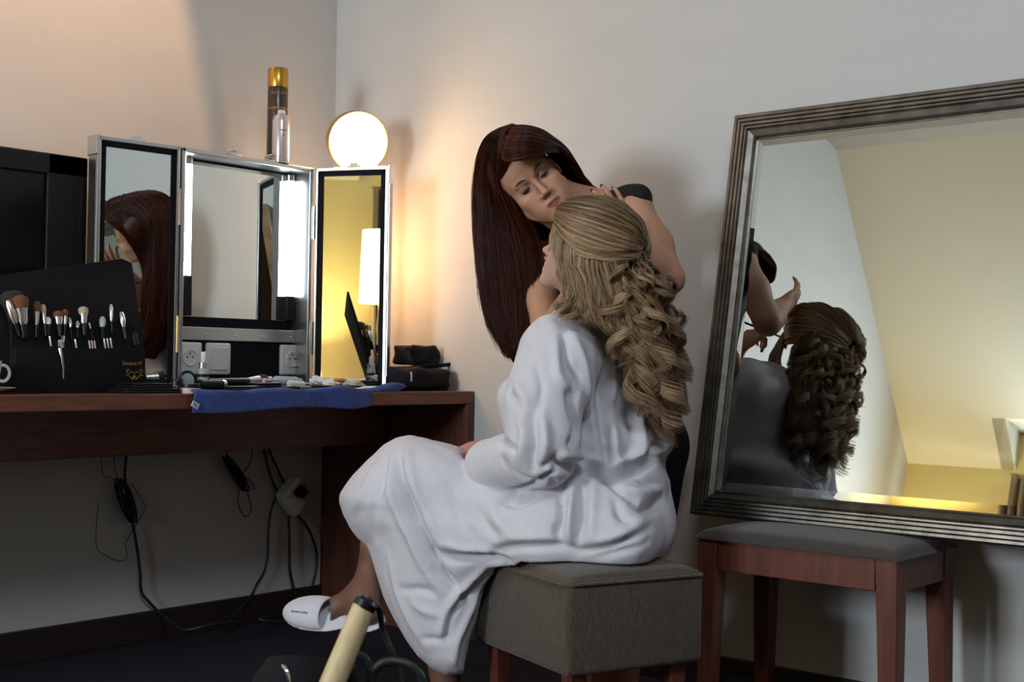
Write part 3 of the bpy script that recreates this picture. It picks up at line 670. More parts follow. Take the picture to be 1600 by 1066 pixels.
# --- cosmetics
zt = DT+0.011
def flat_box(px0, px1, x, depth, z0, h, m_, name, label, cat, lid=None, bev=0.002):
    a = spot(px0, x, z0); b3 = spot(px1, x, z0)
    t = thing(name, (x-depth/2, (a[1]+b3[1])/2, z0), label, cat)
    obj('case_body', MB().box((x-depth, a[1], z0), (x, b3[1], z0+h*0.62), bev=bev), m_, t)
    obj('case_lid', MB().box((x-depth, a[1], z0+h*0.62), (x, b3[1], z0+h), bev=bev), lid or m_, t)
    return t
flat_box(196, 283, 0.640, 0.085, DT, 0.0125, M_BLACK, 'palette', 'large black palette lying flat at the desk edge by the brush case', 'palette')
flat_box(208, 270, 0.632, 0.075, DT+0.0126, 0.012, M_BLACK, 'palette', 'smaller glossy black palette stacked on the larger one by the brush case', 'palette')
def jar(px, x, r, h, z, mb_, ml, label):
    p = spot(px, x, z)
    return cyl_thing('cream_jar', (x, p[1], z), [('jar_body', [(r, 0), (r*1.02, 0.002), (r*1.02, h*0.55), (r*0.95, h*0.57)], mb_), ('jar_lid', [(r*1.03, h*0.58), (r*1.03, h*0.97), (r*0.98, h)], ml)], label, 'jar')
jar(297, 0.635, 0.0245, 0.024, DT, M_PINKW, M_BLACK, 'small pink jar with black lid beside the black palettes')
jar(276, 0.585, 0.015, 0.035, DT, M_SILVER, M_BLACK, 'little silver pot half hidden behind the pink jar')
pm = spot(292, 0.585, DT); Mq = frame_m((0.585, pm[1], DT+0.034), (0, 1, 0), (0, 0, 1))
cm_ = thing('compact_mirror', (0.585, pm[1], DT), 'round black compact standing open behind the pink jar', 'compact')
obj('compact_ring', MB().ring((0, 0, 0), 0.023, 0.0035, Matrix.Identity(4)) if False else MB().ring(Vector((0.585, pm[1], DT+0.030)), 0.023, 0.0035, Mq.to_3x3().to_4x4()), M_BLACK, cm_, smooth=True)
obj('compact_glass', MB().lathe([(0.0225, -0.003), (0.0225, 0.0012), (0.001, 0.0013)], frame_m((0.585, pm[1], DT+0.030), (0, 1, 0), (0, 0, 1)), 30), M_GLASSY, cm_)
ps = spot(317, 0.50, DT); hb = 0.104
cyl_thing('spray_bottle', (0.50, ps[1], DT), [('bottle_glass', [(0.0145, 0), (0.0155, 0.003), (0.0155, 0.052), (0.013, 0.060)], M_GLASSY), ('collar', [(0.0125, 0.060), (0.0125, 0.076), (0.008, 0.078)], M_SILVER), ('pump', [(0.0075, 0.078), (0.0075, hb-0.004), (0.006, hb)], M_WHITEP)] +
          [('dark_band', [(0.0158, z), (0.0158, z+0.008)], M_BLACK) for z in (0.006, 0.022, 0.038)], 'small banded spray bottle before the sockets of the mirror case', 'bottle')
def lying(px0, px1, x, r, z, segs, label, name, cat, dx=0.0, n=18, group=None):   # segs: (part, from, to, r factor0, r factor1, material)
    a = Vector(spot(px0, x, z+r)); b3 = Vector(spot(px1, x+dx, z+r)); d = b3-a; L = d.length
    M = frame_m(a, Vector((0, 0, 1)), d.cross(Vector((0, 0, 1)))) if False else None
    t = thing(name, (a+b3)/2-Vector((0, 0, r)), label, cat, group)
    for pn, f0, f1, r0, r1, m_ in segs:
        obj(pn, MB().tube([a+d*f0, a+d*(f0+f1)/2, a+d*f1], [r*r0, r*(r0+r1)/2, r*r1], n), m_, t, smooth=True)
    return t
lying(312, 351, 0.630, 0.0135, zt-0.004, [('tube_body', 0, 0.86, 1, 1, M_BLACK), ('end_disc', 0.86, 1.0, 1.02, 0.95, M_SILVER)], 'fat black tube with silver end lying on the towel', 'cosmetic_tube', 'tube')
lying(326, 412, 0.575, 0.0155, zt, [('handle', 0, 0.70, 0.62, 0.72, M_BLACK), ('ferrule', 0.70, 0.90, 0.75, 1.15, M_SILVER), ('bristles', 0.90, 1.0, 1.2, 1.35, M_BRISD)], 'big black kabuki brush with silver ferrule lying on the towel', 'makeup_brush', 'brush')
flat_box(352, 415, 0.648, 0.075, zt-0.002, 0.0085, M_BLACK, 'palette', 'thin black palette under the big kabuki brush', 'palette')
flat_box(404, 440, 0.640, 0.05, zt-0.001, 0.016, M_BLACK, 'palette', 'thick square black compact between kabuki brush and white tube', 'compact')
flat_box(442, 470, 0.650, 0.04, zt-0.001, 0.006, M_BLACK, 'palette', 'thin black case at the towel fold near the white tube', 'palette')
lying(404, 424, 0.560, 0.006, zt+0.018, [('body', 0, 0.7, 1, 1, M_BLACK), ('cap', 0.7, 1, 1.05, 1.0, M_SILVER)], 'short black lipstick tube resting behind the square compact', 'lipstick', 'lipstick')
lying(412, 437, 0.615, 0.0045, zt+0.016, [('body', 0, 0.4, 1.3, 1.2, M_PINKW), ('cap', 0.4, 1, 0.9, 0.7, M_PINKW)], 'rosy tube lying on the square black compact', 'lipstick', 'lipstick')
lying(431, 470, 0.520, 0.0155, zt, [('tube_body', 0, 0.8, 1.0, 0.9, M_GLASSY), ('tube_cap', 0.8, 1, 0.7, 0.6, M_GLASSY)], 'grey squeeze tube lying behind the white tube', 'cosmetic_tube', 'tube')
lying(452, 474, 0.600, 0.0105, zt, [('ring_end', 0, 0.2, 1.0, 1.0, M_WHITEP), ('tube_body', 0.2, 1, 0.85, 0.75, M_WHITEP)], 'short white tube with open end on the towel', 'cosmetic_tube', 'tube')
lying(462, 488, 0.632, 0.003, zt+0.001, [('shaft', 0, 0.85, 1, 1, M_BRISC), ('tip', 0.85, 1, 1, 0.5, M_BRISB)], 'pale yellow pencil lying at the towel front', 'cosmetic_pencil', 'pencil', 0.0)
lying(486, 560, 0.628, 0.0030, zt+0.002, [('shaft', 0, 1, 1.0, 0.7, M_BLACK)], 'long black pencil lying before the cotton pads', 'cosmetic_pencil', 'pencil', 0.0)
lying(488, 545, 0.610, 0.0045, zt+0.001, [('shaft', 0, 0.25, 1.2, 1.1, M_BRISB), ('ferrule', 0.25, 0.6, 1.0, 0.8, M_SILVER), ('handle', 0.6, 1, 0.8, 0.5, M_BLACK)], 'slim brush with copper tip lying beside the cotton pads', 'makeup_brush', 'brush', -0.02)
lying(474, 492, 0.47, 0.006, zt, [('shaft', 0, 1, 1, 1, M_SILVER)], 'silver stick lying behind the cotton pads', 'lipstick', 'lipstick')
def blob(loc, rx, ry, rz, seed, m_, name, label, cat):
    r_ = random.Random(seed); bm = bmesh.new(); bmesh.ops.create_icosphere(bm, subdivisions=4, radius=1)
    ph = [r_.uniform(0, 6) for _ in range(9)]
    for v in bm.verts:
        c = v.co; k = 1+0.13*math.sin(c.x*5+ph[0])*math.sin(c.y*4+ph[1])+0.10*math.sin(c.z*7+ph[2]+c.x*6)+0.05*math.sin(c.y*13+ph[3])
        v.co = Vector((loc[0]+c.x*rx*k, loc[1]+c.y*ry*k, max(loc[2]+0.0005, loc[2]+rz+c.z*rz*k)))
    me = bpy.data.meshes.new(name); bm.to_mesh(me); bm.free(); me.polygons.foreach_set('use_smooth', np.ones(len(me.polygons), bool))
    return tag(link(name, me, m_), label, cat)
for k, (px, x, rx, ry, rz, m_, lb) in enumerate(((496, 0.50, 0.022, 0.024, 0.016, M_COTTON, 'white cotton tuft nearest the mirror hinge'), (519, 0.53, 0.026, 0.030, 0.012, M_COTTON, 'crumpled white cotton pad beneath the orange-printed sachet'),
                                              (553, 0.585, 0.024, 0.030, 0.010, M_BRISC, 'cream cotton pad at the front end of the pencils'), (545, 0.545, 0.022, 0.026, 0.013, M_COTTON, 'used white cotton pad behind the cream one'))):
    p = spot(px, x, zt); blob((x, p[1], zt-0.001), rx, ry, rz, k+3, m_, 'cotton_pad', lb, 'cotton pad')
p = spot(536, 0.56, zt); blob((0.548, p[1]-0.002, zt+0.016), 0.012, 0.020, 0.005, 21, M_ORANGE, 'sachet', 'orange printed sachet lying on the cotton pads', 'sachet')

# --- black bag and pouch behind the angled panel
def soft_box(name, lo, hi, m_, parent=None, k=0.006, seed=1, M=None, power=5, **kw):
    bm = bmesh.new(); bmesh.ops.create_cube(bm, size=2); bmesh.ops.subdivide_edges(bm, edges=list(bm.edges), cuts=9, use_grid_fill=True)
    r_ = random.Random(seed); ph = [r_.uniform(0, 6) for _ in range(6)]
    c = [(lo[i]+hi[i])/2 for i in range(3)]; d = [(hi[i]-lo[i])/2 for i in range(3)]
    for v in bm.verts:
        q = v.co; nn = (abs(q.x)**power+abs(q.y)**power+abs(q.z)**power)**(1/power); q = q/nn
        w = k*(math.sin(q.x*4+ph[0]+q.z*3)*math.sin(q.y*5+ph[1])+0.6*math.sin(q.y*9+ph[2]+q.x*3))
        v.co = Vector((c[0]+q.x*(d[0]+w), c[1]+q.y*(d[1]+w), max(lo[2], c[2]+q.z*d[2]+(w if q.z > 0 else 0))))
        if M: v.co = M @ v.co
    me = bpy.data.meshes.new(name); bm.to_mesh(me); bm.free(); me.polygons.foreach_set('use_smooth', np.ones(len(me.polygons), bool))
    return link(name, me, m_, parent, **kw)
ba = onX(637, 610, 0.60)
hb_ = thing('shoulder_bag', (0.5, -0.15, DT), 'black soft bag lying flat on the desk corner behind the mirror', 'bag')
soft_box('bag_body', (0.40, ba[1]-0.01, DT+0.001), (0.60, -0.020, DT+0.070), M_CLOTHB, hb_, 0.004, 3)
zs_ = onX(642, 585, 0.60)[2]
obj('zip_pull', MB().box((0.600, onX(640, 590, 0.6)[1], DT+0.028), (0.605, onX(640, 590, 0.6)[1]+0.006, DT+0.056), bev=0.001), M_CHROME, hb_)
P = spline([onX(640, 575, 0.55), onX(668, 572, 0.56), onX(700, 570, 0.55), onX(724, 563, 0.53)], 20); obj('bag_strap', MB().tube([tuple(q) for q in P], 0.008, 8, flat=0.5), M_CLOTHB, hb_, smooth=True)
pc = thing('pouch', (0.47, -0.2, DT+0.0765), 'small boxy black pouch on top of the soft black bag', 'pouch')
pa = onX(645, 570, 0.53)
soft_box('pouch_body', (0.44, pa[1], DT+0.0765), (0.53, pa[1]+0.125, onX(670, 541, 0.53)[2]), M_CLOTHB, pc, 0.003, 8, power=9)
P = spline([onX(648, 548, 0.53), onX(634, 545, 0.53), onX(630, 556, 0.53), onX(640, 566, 0.535), onX(652, 574, 0.535)], 20); obj('pouch_strap', MB().tube([tuple(q) for q in P], 0.004, 6), M_CLOTHB, pc, smooth=True)

# ================================================================== cables on the wall under the desk
def cable(pts, r, label, x=0.02, m_=M_CABLE, name='power_cable', n=40, group=None):
    P = []
    for q in pts:
        w = onplane(q[0], q[1], 0, q[2] if len(q) > 2 else x)
        if w[2] < 0.006: w = onplane(q[0], q[1], 2, 0.006)
        P.append(w)
    P = spline(P, n); o = obj(name, MB().tube([tuple(v) for v in P], r, 7), m_, smooth=True)
    return tag(o, label, 'cable', group)
cable([(196, 690), (197, 715), (195, 745), (199, 775), (206, 812), (213, 850), (219, 895), (221, 925), (232, 940), (250, 958), (270, 975, 0.12), (290, 985, 0.20), (330, 976, 0.24), (375, 972, 0.22)], 0.0042, 'thick black cable dropping from the coiled bundle to the floor')
cable([(408, 690), (415, 715), (424, 748), (436, 772), (455, 795), (480, 824), (494, 860), (494, 890), (488, 915)], 0.0045, 'black cable crossing over the white adaptor and looping toward the desk end')
cable([(414, 690), (428, 720), (446, 760)], 0.0040, 'short black cable dropping straight into the white adaptor')
cable([(432, 775), (423, 800), (419, 835), (418, 870), (412, 895), (400, 915), (390, 935, 0.03), (360, 970, 0.16)], 0.0042, 'black cable running down from the adaptor and bending back to the floor')
cable([(451, 800), (452, 850), (453, 890), (458, 915), (462, 935, 0.04), (440, 960, 0.15), (405, 968, 0.22), (450, 972, 0.25)], 0.0045, 'black cable hanging vertically below the white adaptor')
M_THIN = mat('thin_grey_wire', (0.05, 0.045, 0.035), 0.6)
cable([(159, 695), (160, 740), (172, 746), (188, 752)], 0.0013, 'thin wire falling to the coiled bundle, outermost of its two', m_=M_THIN, name='thin_wire')
cable([(177, 695), (179, 730), (185, 750)], 0.0013, 'thin wire falling straight into the coiled bundle', m_=M_THIN, name='thin_wire')
cable([(154, 785), (150, 830), (152, 858), (165, 868), (182, 876), (196, 874), (198, 862), (196, 850), (207, 830), (218, 810), (228, 792), (222, 782), (208, 760), (200, 757)], 0.0012, 'thin wire looping round the coiled bundle', m_=M_THIN, name='thin_wire', n=70)
def bundle(c0, c1, turns, rad, r, label, x=0.035, seed=1):
    r_ = random.Random(seed); a = Vector(onX(*c0, x)); b3 = Vector(onX(*c1, x)); mb = MB(); mid = (a+b3)/2; ax = (b3-a)/2; sd = Vector((0.3, 1, 0)).normalized()
    P = []
    for i in range(turns*16+1):
        t = 2*PI*i/16; j = 0.8+0.25*math.sin(t*0.37+seed); P.append(mid+ax*math.cos(t)*(0.9+0.1*math.sin(t*0.21))*1.0+sd*math.sin(t)*rad*j+Vector((0.012*math.sin(t*0.31), 0.004*math.sin(t*0.17), 0)))
    mb.tube(P, r, 6)
    q = [mid+sd*(rad*0.75*math.cos(k))+Vector((0.016*math.sin(k), 0, 0.001*k)) for k in np.linspace(0, 6*PI, 40)]; mb.tube(q, r, 6)
    return tag(obj('cable_bundle', mb, M_CABLE, smooth=True), label, 'cable')
bundle((186, 748), (208, 818), 9, 0.016, 0.0022, 'tied coil of dark wire hanging from the desk beside the thin wires', seed=2)
bundle((352, 712), (384, 768), 7, 0.013, 0.0024, 'tied black cable coil hanging between wire bundle and white adaptor', seed=5)
cable([(352, 690), (353, 705), (358, 716)], 0.0018, 'thin lead holding up the tied black coil')
cable([(394, 690), (394, 712), (386, 732), (378, 742), (392, 752), (398, 765)], 0.0016, 'fine lead curling beside the tied black coil')
cable([(376, 750), (372, 785), (380, 805), (388, 806), (393, 795), (388, 775), (384, 766)], 0.0018, 'black loop drooping below the tied black coil')
ad = thing('plug_adaptor', onX(452, 780, 0.03), 'white multi-way plug adaptor on the wall under the desk', 'adaptor')
Ma = frame_m(onX(452, 782, 0.03), Vector((0, 0.72, 0.69)), Vector((0, -0.69, 0.72)))
q = MB(); q.box((-0.03, -0.045, -0.02), (0.03, 0.045, 0.03), Ma, bev=0.008); obj('adaptor_body', q, M_WHITEP, ad, smooth=True)
q = MB(); q.box((-0.02, 0.03, -0.01), (0.06, 0.055, 0.04), Ma, bev=0.008); obj('adaptor_arm', q, M_WHITEP, ad, smooth=True)
obj('black_plug', MB().box((0.012, -0.002, 0.02), (0.046, 0.030, 0.06), Ma, bev=0.006), M_BLACK, ad, smooth=True)

# ================================================================== things at the bottom edge, close to the photographer
FD = 1.75
tc0 = W(545, 1200, FD)
hold = thing('added_support_case', (tc0[0], tc0[1], 0), 'low black support case added unseen under the hair dryer and cords', 'case')  # unseen support, added so the foreground tools do not float
ZTOP = 0.335
Mh = Matrix.Translation((tc0[0], tc0[1], 0)) @ Matrix.Rotation(YAW, 4, 'Z')
obj('support_shell', MB().box((-0.24, -0.20, 0.012), (0.24, 0.16, ZTOP), Mh, bev=0.02, seg=3), M_BLACKM, hold, smooth=True)
for sx in (-0.2, 0.2):
    for sy in (-0.16, 0.12): obj('foot', MB().box((sx-0.015, sy-0.015, 0), (sx+0.015, sy+0.015, 0.014), Mh), M_BLACK, hold)
M_PALEW = mat('pale_wood', (0.56, 0.44, 0.24), 0.45, var=0.10, vscale=20, stretch=(4, 4, 0.5))
wh = thing('wooden_handle', W(512, 1110, FD-0.02), 'pale wooden handled stick with black tip slanting up before the slipper', 'stick')
a = Vector(W(500, 1115, FD-0.04)); b3 = Vector(W(568, 950, FD+0.01)); c3 = Vector(W(577, 936, FD+0.012))
obj('grip', MB().tube([a, a+(b3-a)*0.5, b3], [0.0175, 0.0168, 0.0155], 22), M_PALEW, wh, smooth=True)
obj('black_tip', MB().tube([b3, b3+(c3-b3)*0.7, c3], [0.0160, 0.0158, 0.012], 22), M_BLACK, wh, smooth=True)
P = spline([c3, Vector(W(592, 952, FD+0.03)), Vector(W(598, 985, FD+0.05)), Vector(W(612, 1020, FD+0.05)), Vector(W(625, 1060, FD+0.05)), Vector(W(630, 1125, FD+0.04))], 40)
obj('tip_cord', MB().tube([tuple(v) for v in P], 0.0042, 8), M_CABLE, wh, smooth=True)
dr = thing('hair_dryer', W(455, 1090, FD), 'black rounded hair dryer at the lower edge beside the wooden handle', 'hair dryer')
Md = frame_m(W(460, 1095, FD+0.02), RGT, UPV)
obj('dryer_body', MB().lathe([(0.001, -0.06), (0.035, -0.055), (0.050, -0.03), (0.053, 0.0), (0.049, 0.03), (0.036, 0.052), (0.02, 0.058), (0.001, 0.06)], Md @ Matrix.Rotation(1.2, 4, 'X') @ Matrix.Scale(1.15, 4, (1, 0, 0)) @ Matrix.Scale(1.15, 4, (0, 1, 0)), 36, cap=False), M_BLACKM, dr, smooth=True)
P = spline([W(442, 1040, FD-0.05), W(449, 1052, FD-0.06), W(453, 1085, FD-0.06)], 12)
obj('chrome_trim', MB().tube([tuple(v) for v in P], 0.0022, 8), M_CHROME, dr, smooth=True)
bs = thing('styling_brush', W(540, 1100, FD), 'glossy black bulb-headed styling tool behind the wooden handle', 'brush')
Mb = frame_m(W(541, 1060, FD+0.05), RGT, UPV)
obj('bulb', MB().lathe([(0.001, -0.05), (0.012, -0.04), (0.0155, 0.0), (0.012, 0.022), (0.006, 0.030), (0.001, 0.031)], Mb @ Matrix.Rotation(-PI/2, 4, 'X'), 24, cap=False), M_BLACK, bs, smooth=True)
obj('stem', MB().tube([W(541, 1090, FD+0.05), W(541, 1128, FD+0.05)], 0.008, 10), M_BLACK, bs, smooth=True)
def loop(pts, r, label, D):
    P = spline([W(x, y, D) for x, y in pts], 40); return tag(obj('cord_loop', MB().tube([tuple(v) for v in P], r, 10), M_CABLE, smooth=True), label, 'cord')
loop([(584, 1128), (582, 1060), (590, 1042), (606, 1034), (630, 1036), (648, 1046), (660, 1066), (668, 1128)], 0.0062, 'thick black cord arching beside the robe hem at the lower edge', FD)
loop([(548, 1128), (543, 1040), (556, 1024), (572, 1030), (578, 1060), (580, 1128)], 0.0048, 'thin black cord arching between wooden handle and thick cord', FD+0.06)

# ================================================================== people: distance fields in camera metres, meshed once per surface
def sstep(a, b, x):
    t = np.clip((x-a)/(b-a), 0, 1); return t*t*(3-2*t)
def axis(lo, hi, coarse, fines=()):
    xs = [lo]
    while xs[-1] < hi:
        st = coarse
        for a, b, f in fines:
            if a-0.01 <= xs[-1] <= b: st = min(st, f)
        xs.append(xs[-1]+st)
    return np.array(xs, np.float32)
class Field:
    def __init__(s, xs, ys, zs):
        s.xs, s.ys, s.zs = xs, ys, zs; s.F = np.full((len(xs), len(ys), len(zs)), 0.5, np.float32)
    def _sub(s, lo, hi):
        r = []
        for ax, a, b in zip((s.xs, s.ys, s.zs), lo, hi):
            i = max(0, int(np.searchsorted(ax, a))-1); j = min(len(ax), int(np.searchsorted(ax, b))+1); r.append((i, j))
        return r
    def op(s, fn, lo, hi, k=0.0, sub=False):
        pad = k+0.012
        (a, b), (c, d), (e, f) = s._sub(np.asarray(lo)-pad, np.asarray(hi)+pad)
        if b <= a or d <= c or f <= e: return
        X = s.xs[a:b, None, None]; Y = s.ys[None, c:d, None]; Z = s.zs[None, None, e:f]
        D = fn(X, Y, Z).astype(np.float32); F = s.F[a:b, c:d, e:f]
        if sub: F, D = -F, D
        if k > 0:
            h = np.clip(0.5+0.5*(D-F)/k, 0, 1); R = D+(F-D)*h-k*h*(1-h)
        else: R = np.minimum(F, D)
        s.F[a:b, c:d, e:f] = -R if sub else R
    def cone(s, p, r, q, r2, k=0.02, sub=False):          # capsule with tapering radius
        p = np.asarray(p, float); q = np.asarray(q, float); d = q-p; L2 = float(d@d)+1e-9
        def fn(X, Y, Z):
            t = np.clip(((X-p[0])*d[0]+(Y-p[1])*d[1]+(Z-p[2])*d[2])/L2, 0, 1)
            return np.sqrt((X-p[0]-t*d[0])**2+(Y-p[1]-t*d[1])**2+(Z-p[2]-t*d[2])**2)-(r+(r2-r)*t)
        m_ = max(r, r2); s.op(fn, np.minimum(p, q)-m_, np.maximum(p, q)+m_, k, sub)
    def chain(s, pts, k=0.02):
        for a, b in zip(pts[:-1], pts[1:]): s.cone(a[0], a[1], b[0], b[1], k)
    def ell(s, c, rad, R=None, k=0.02, sub=False):        # R: rows are local axes
        c = np.asarray(c, float); R = np.eye(3) if R is None else np.asarray(R, float); rad = np.asarray(rad, float)
        def fn(X, Y, Z):
            x, y, z = X-c[0], Y-c[1], Z-c[2]
            q = [(R[i, 0]*x+R[i, 1]*y+R[i, 2]*z) for i in range(3)]
            k0 = np.sqrt((q[0]/rad[0])**2+(q[1]/rad[1])**2+(q[2]/rad[2])**2)
            k1 = np.sqrt((q[0]/rad[0]**2)**2+(q[1]/rad[1]**2)**2+(q[2]/rad[2]**2)**2)+1e-6
            return k0*(k0-1)/k1
        e = np.sqrt(((R*rad[:, None])**2).sum(0)); s.op(fn, c-e, c+e, k, sub)
    def mesh(s):
        F = s.F; sg = F < 0
        n = np.zeros(tuple(d-1 for d in F.shape), np.int8)
        for i in (0, 1):
            for j in (0, 1):
                for k in (0, 1): n += sg[i:F.shape[0]-1+i, j:F.shape[1]-1+j, k:F.shape[2]-1+k]
        act = (n > 0) & (n < 8); I, J, K = np.nonzero(act); idx = np.full(act.shape, -1, np.int32); idx[I, J, K] = np.arange(len(I))
        P = np.zeros((len(I), 3)); cnt = np.zeros(len(I)); ax = (s.xs.astype(float), s.ys.astype(float), s.zs.astype(float))
        crn = [(i, j, k) for i in (0, 1) for j in (0, 1) for k in (0, 1)]
        for a in crn:
            for d in range(3):
                if a[d]: continue
                b = list(a); b[d] = 1
                fa = F[I+a[0], J+a[1], K+a[2]].astype(float); fb = F[I+b[0], J+b[1], K+b[2]].astype(float)
                m_ = (fa < 0) != (fb < 0); t = np.where(m_, fa/np.where(m_, fa-fb, 1), 0)
                q = np.stack([ax[0][I+a[0]], ax[1][J+a[1]], ax[2][K+a[2]]], -1); e = np.stack([ax[0][I+b[0]], ax[1][J+b[1]], ax[2][K+b[2]]], -1)
                P += np.where(m_[:, None], q+(e-q)*t[:, None], 0); cnt += m_
        P /= np.maximum(cnt, 1)[:, None]
        Q = []
        for d, (u, v) in enumerate(((1, 2), (2, 0), (0, 1))):
            sl = [slice(None)]*3; s2 = [slice(None)]*3; sl[d] = slice(0, -1); s2[d] = slice(1, None)
            A = sg[tuple(sl)]; B = sg[tuple(s2)]; E = A != B
            e = [np.array(x) for x in np.nonzero(E)]
            ok = (e[u] > 0) & (e[v] > 0) & (e[u] < F.shape[u]-1) & (e[v] < F.shape[v]-1); e = [x[ok] for x in e]
            fl = A[tuple(e)]
            def at(du, dv):
                g = [x.copy() for x in e]; g[u] -= du; g[v] -= dv; return idx[g[0], g[1], g[2]]
            q = np.stack([at(1, 1), at(0, 1), at(0, 0), at(1, 0)], -1); q[~fl] = q[~fl][:, ::-1]; Q.append(q)
        return P, np.concatenate(Q)
def relax(P, Q, it=1, lam=0.5):
    e = np.concatenate([Q[:, [0, 1]], Q[:, [1, 2]], Q[:, [2, 3]], Q[:, [3, 0]]])
    for _ in range(it):
        S = np.zeros_like(P); c = np.zeros(len(P))
        for a, b in ((0, 1), (1, 0)):
            for d in range(3): S[:, d] += np.bincount(e[:, a], P[e[:, b], d], len(P))
            c += np.bincount(e[:, a], minlength=len(P))
        P = P+lam*(S/np.maximum(c, 1)[:, None]-P)
    return P
def vnorm(P, Q):
    n = np.cross(P[Q[:, 2]]-P[Q[:, 0]], P[Q[:, 3]]-P[Q[:, 1]]); N = np.zeros_like(P)
    for k in range(4):
        for d in range(3): N[:, d] += np.bincount(Q[:, k], n[:, d], len(P))
    return N/(np.linalg.norm(N, axis=1, keepdims=True)+1e-12)
def noise3(P, f, seed=0):
    r = np.random.default_rng(seed); o = np.zeros(len(P))
    for _ in range(5):
        k = r.normal(size=3); k = k/np.linalg.norm(k)*f*r.uniform(0.7, 1.4); o += np.sin(P@k+r.uniform(0, 6))
    return o/5
def polyd(P, poly):                                      # distance and position along a 3-D polyline
    best = np.full(len(P), 9.0); tt = np.zeros(len(P)); n = len(poly)-1
    for i in range(n):
        a = poly[i]; d = poly[i+1]-a; t = np.clip(((P-a)@d)/(d@d+1e-12), 0, 1); q = np.linalg.norm(P-a-t[:, None]*d, axis=1)
        m_ = q < best; best[m_] = q[m_]; tt[m_] = (i+t[m_])/n
    return best, tt
def body(name, P, Q, material, parent=None, attr=None, **kw):
    me = np_mesh(name, c2w(P), Q)
    if attr:
        for an, val in attr.items():
            if val.ndim == 1:
                a = me.attributes.new(an, 'FLOAT', 'POINT'); a.data.foreach_set('value', val.astype(np.float32))
            else:
                a = me.color_attributes.new(an, 'FLOAT_COLOR', 'POINT'); a.data.foreach_set('color', np.concatenate([val, np.ones((len(val), 1))], 1).astype(np.float32).ravel())
    return link(name, me, material, parent, **kw)
def skin_mat(name, rough=0.58):
    mt = bpy.data.materials.new(name); nt, b = nodes(mt); a = nt.nodes.new('ShaderNodeAttribute'); a.attribute_name = 'tone'
    nt.links.new(a.outputs['Color'], b.inputs['Base Color']); b.inputs['Roughness'].default_value = rough
    b.inputs['Subsurface Weight'].default_value = 0.12; b.inputs['Subsurface Radius'].default_value = (0.010, 0.004, 0.002); b.inputs['Subsurface Scale'].default_value = 0.7
    tc = nt.nodes.new('ShaderNodeTexCoord'); n = nt.nodes.new('ShaderNodeTexNoise'); n.inputs['Scale'].default_value = 500
    bp = nt.nodes.new('ShaderNodeBump'); bp.inputs['Strength'].default_value = 0.08; bp.inputs['Distance'].default_value = 0.002
    nt.links.new(tc.outputs['Object'], n.inputs[0]); nt.links.new(n.outputs[0], bp.inputs['Height']); nt.links.new(bp.outputs[0], b.inputs['Normal'])
    return mt
def hair_mat(name, stops, rough=0.38, spec=0.45):
    mt = bpy.data.materials.new(name); nt, b = nodes(mt); a = nt.nodes.new('ShaderNodeAttribute'); a.attribute_name = 'tint'
    r = nt.nodes.new('ShaderNodeValToRGB'); e = r.color_ramp.elements
    while len(e) < len(stops): e.new(0.5)
    for el, (pos, c) in zip(e, stops): el.position = pos; el.color = (*c, 1)
    nt.links.new(a.outputs['Fac'], r.inputs[0]); nt.links.new(r.outputs[0], b.inputs['Base Color'])
    b.inputs['Roughness'].default_value = rough; b.inputs['Specular IOR Level'].default_value = spec
    return mt
def strands(name, paths, rad, tint, material, parent, **kw):   # paths (N,K,3) camera frame, rad (N,K) or (K,), tint (N,)
    N, K, _ = paths.shape; P = c2w(paths)
    T = np.gradient(P, axis=1); T /= np.linalg.norm(T, axis=2, keepdims=True)+1e-9
    ref = np.array([0.31, 0.52, 0.79]); A = np.cross(T, ref); A /= np.linalg.norm(A, axis=2, keepdims=True)+1e-9; B = np.cross(T, A)
    R = np.broadcast_to(rad, (N, K))[..., None]; rings = []
    for k in range(3):
        a = 2*PI*k/3; rings.append(P+R*(math.cos(a)*A+math.sin(a)*B))
    V = np.stack(rings, 2).reshape(-1, 3)
    i = (np.arange(N)[:, None]*K+np.arange(K-1)[None])*3; F = []
    for k in range(3):
        k2 = (k+1) % 3; F.append(np.stack([i+k, i+k2, i+3+k2, i+3+k], -1).reshape(-1, 4))
    me = np_mesh(name, V, np.concatenate(F))
    a = me.attributes.new('tint', 'FLOAT', 'POINT'); a.data.foreach_set('value', np.repeat(tint.astype(np.float32), K*3) if tint.ndim == 1 else np.repeat(tint.astype(np.float32).ravel(), 3))
    return link(name, me, material, parent, **kw)
def frame3(f, up):                                       # rows: right, forward, up (local head axes in camera frame)
    f = np.asarray(f, float); f /= np.linalg.norm(f); up = np.asarray(up, float); up = up-f*(up@f); up /= np.linalg.norm(up)
    return np.stack([np.cross(f, up), f, up])

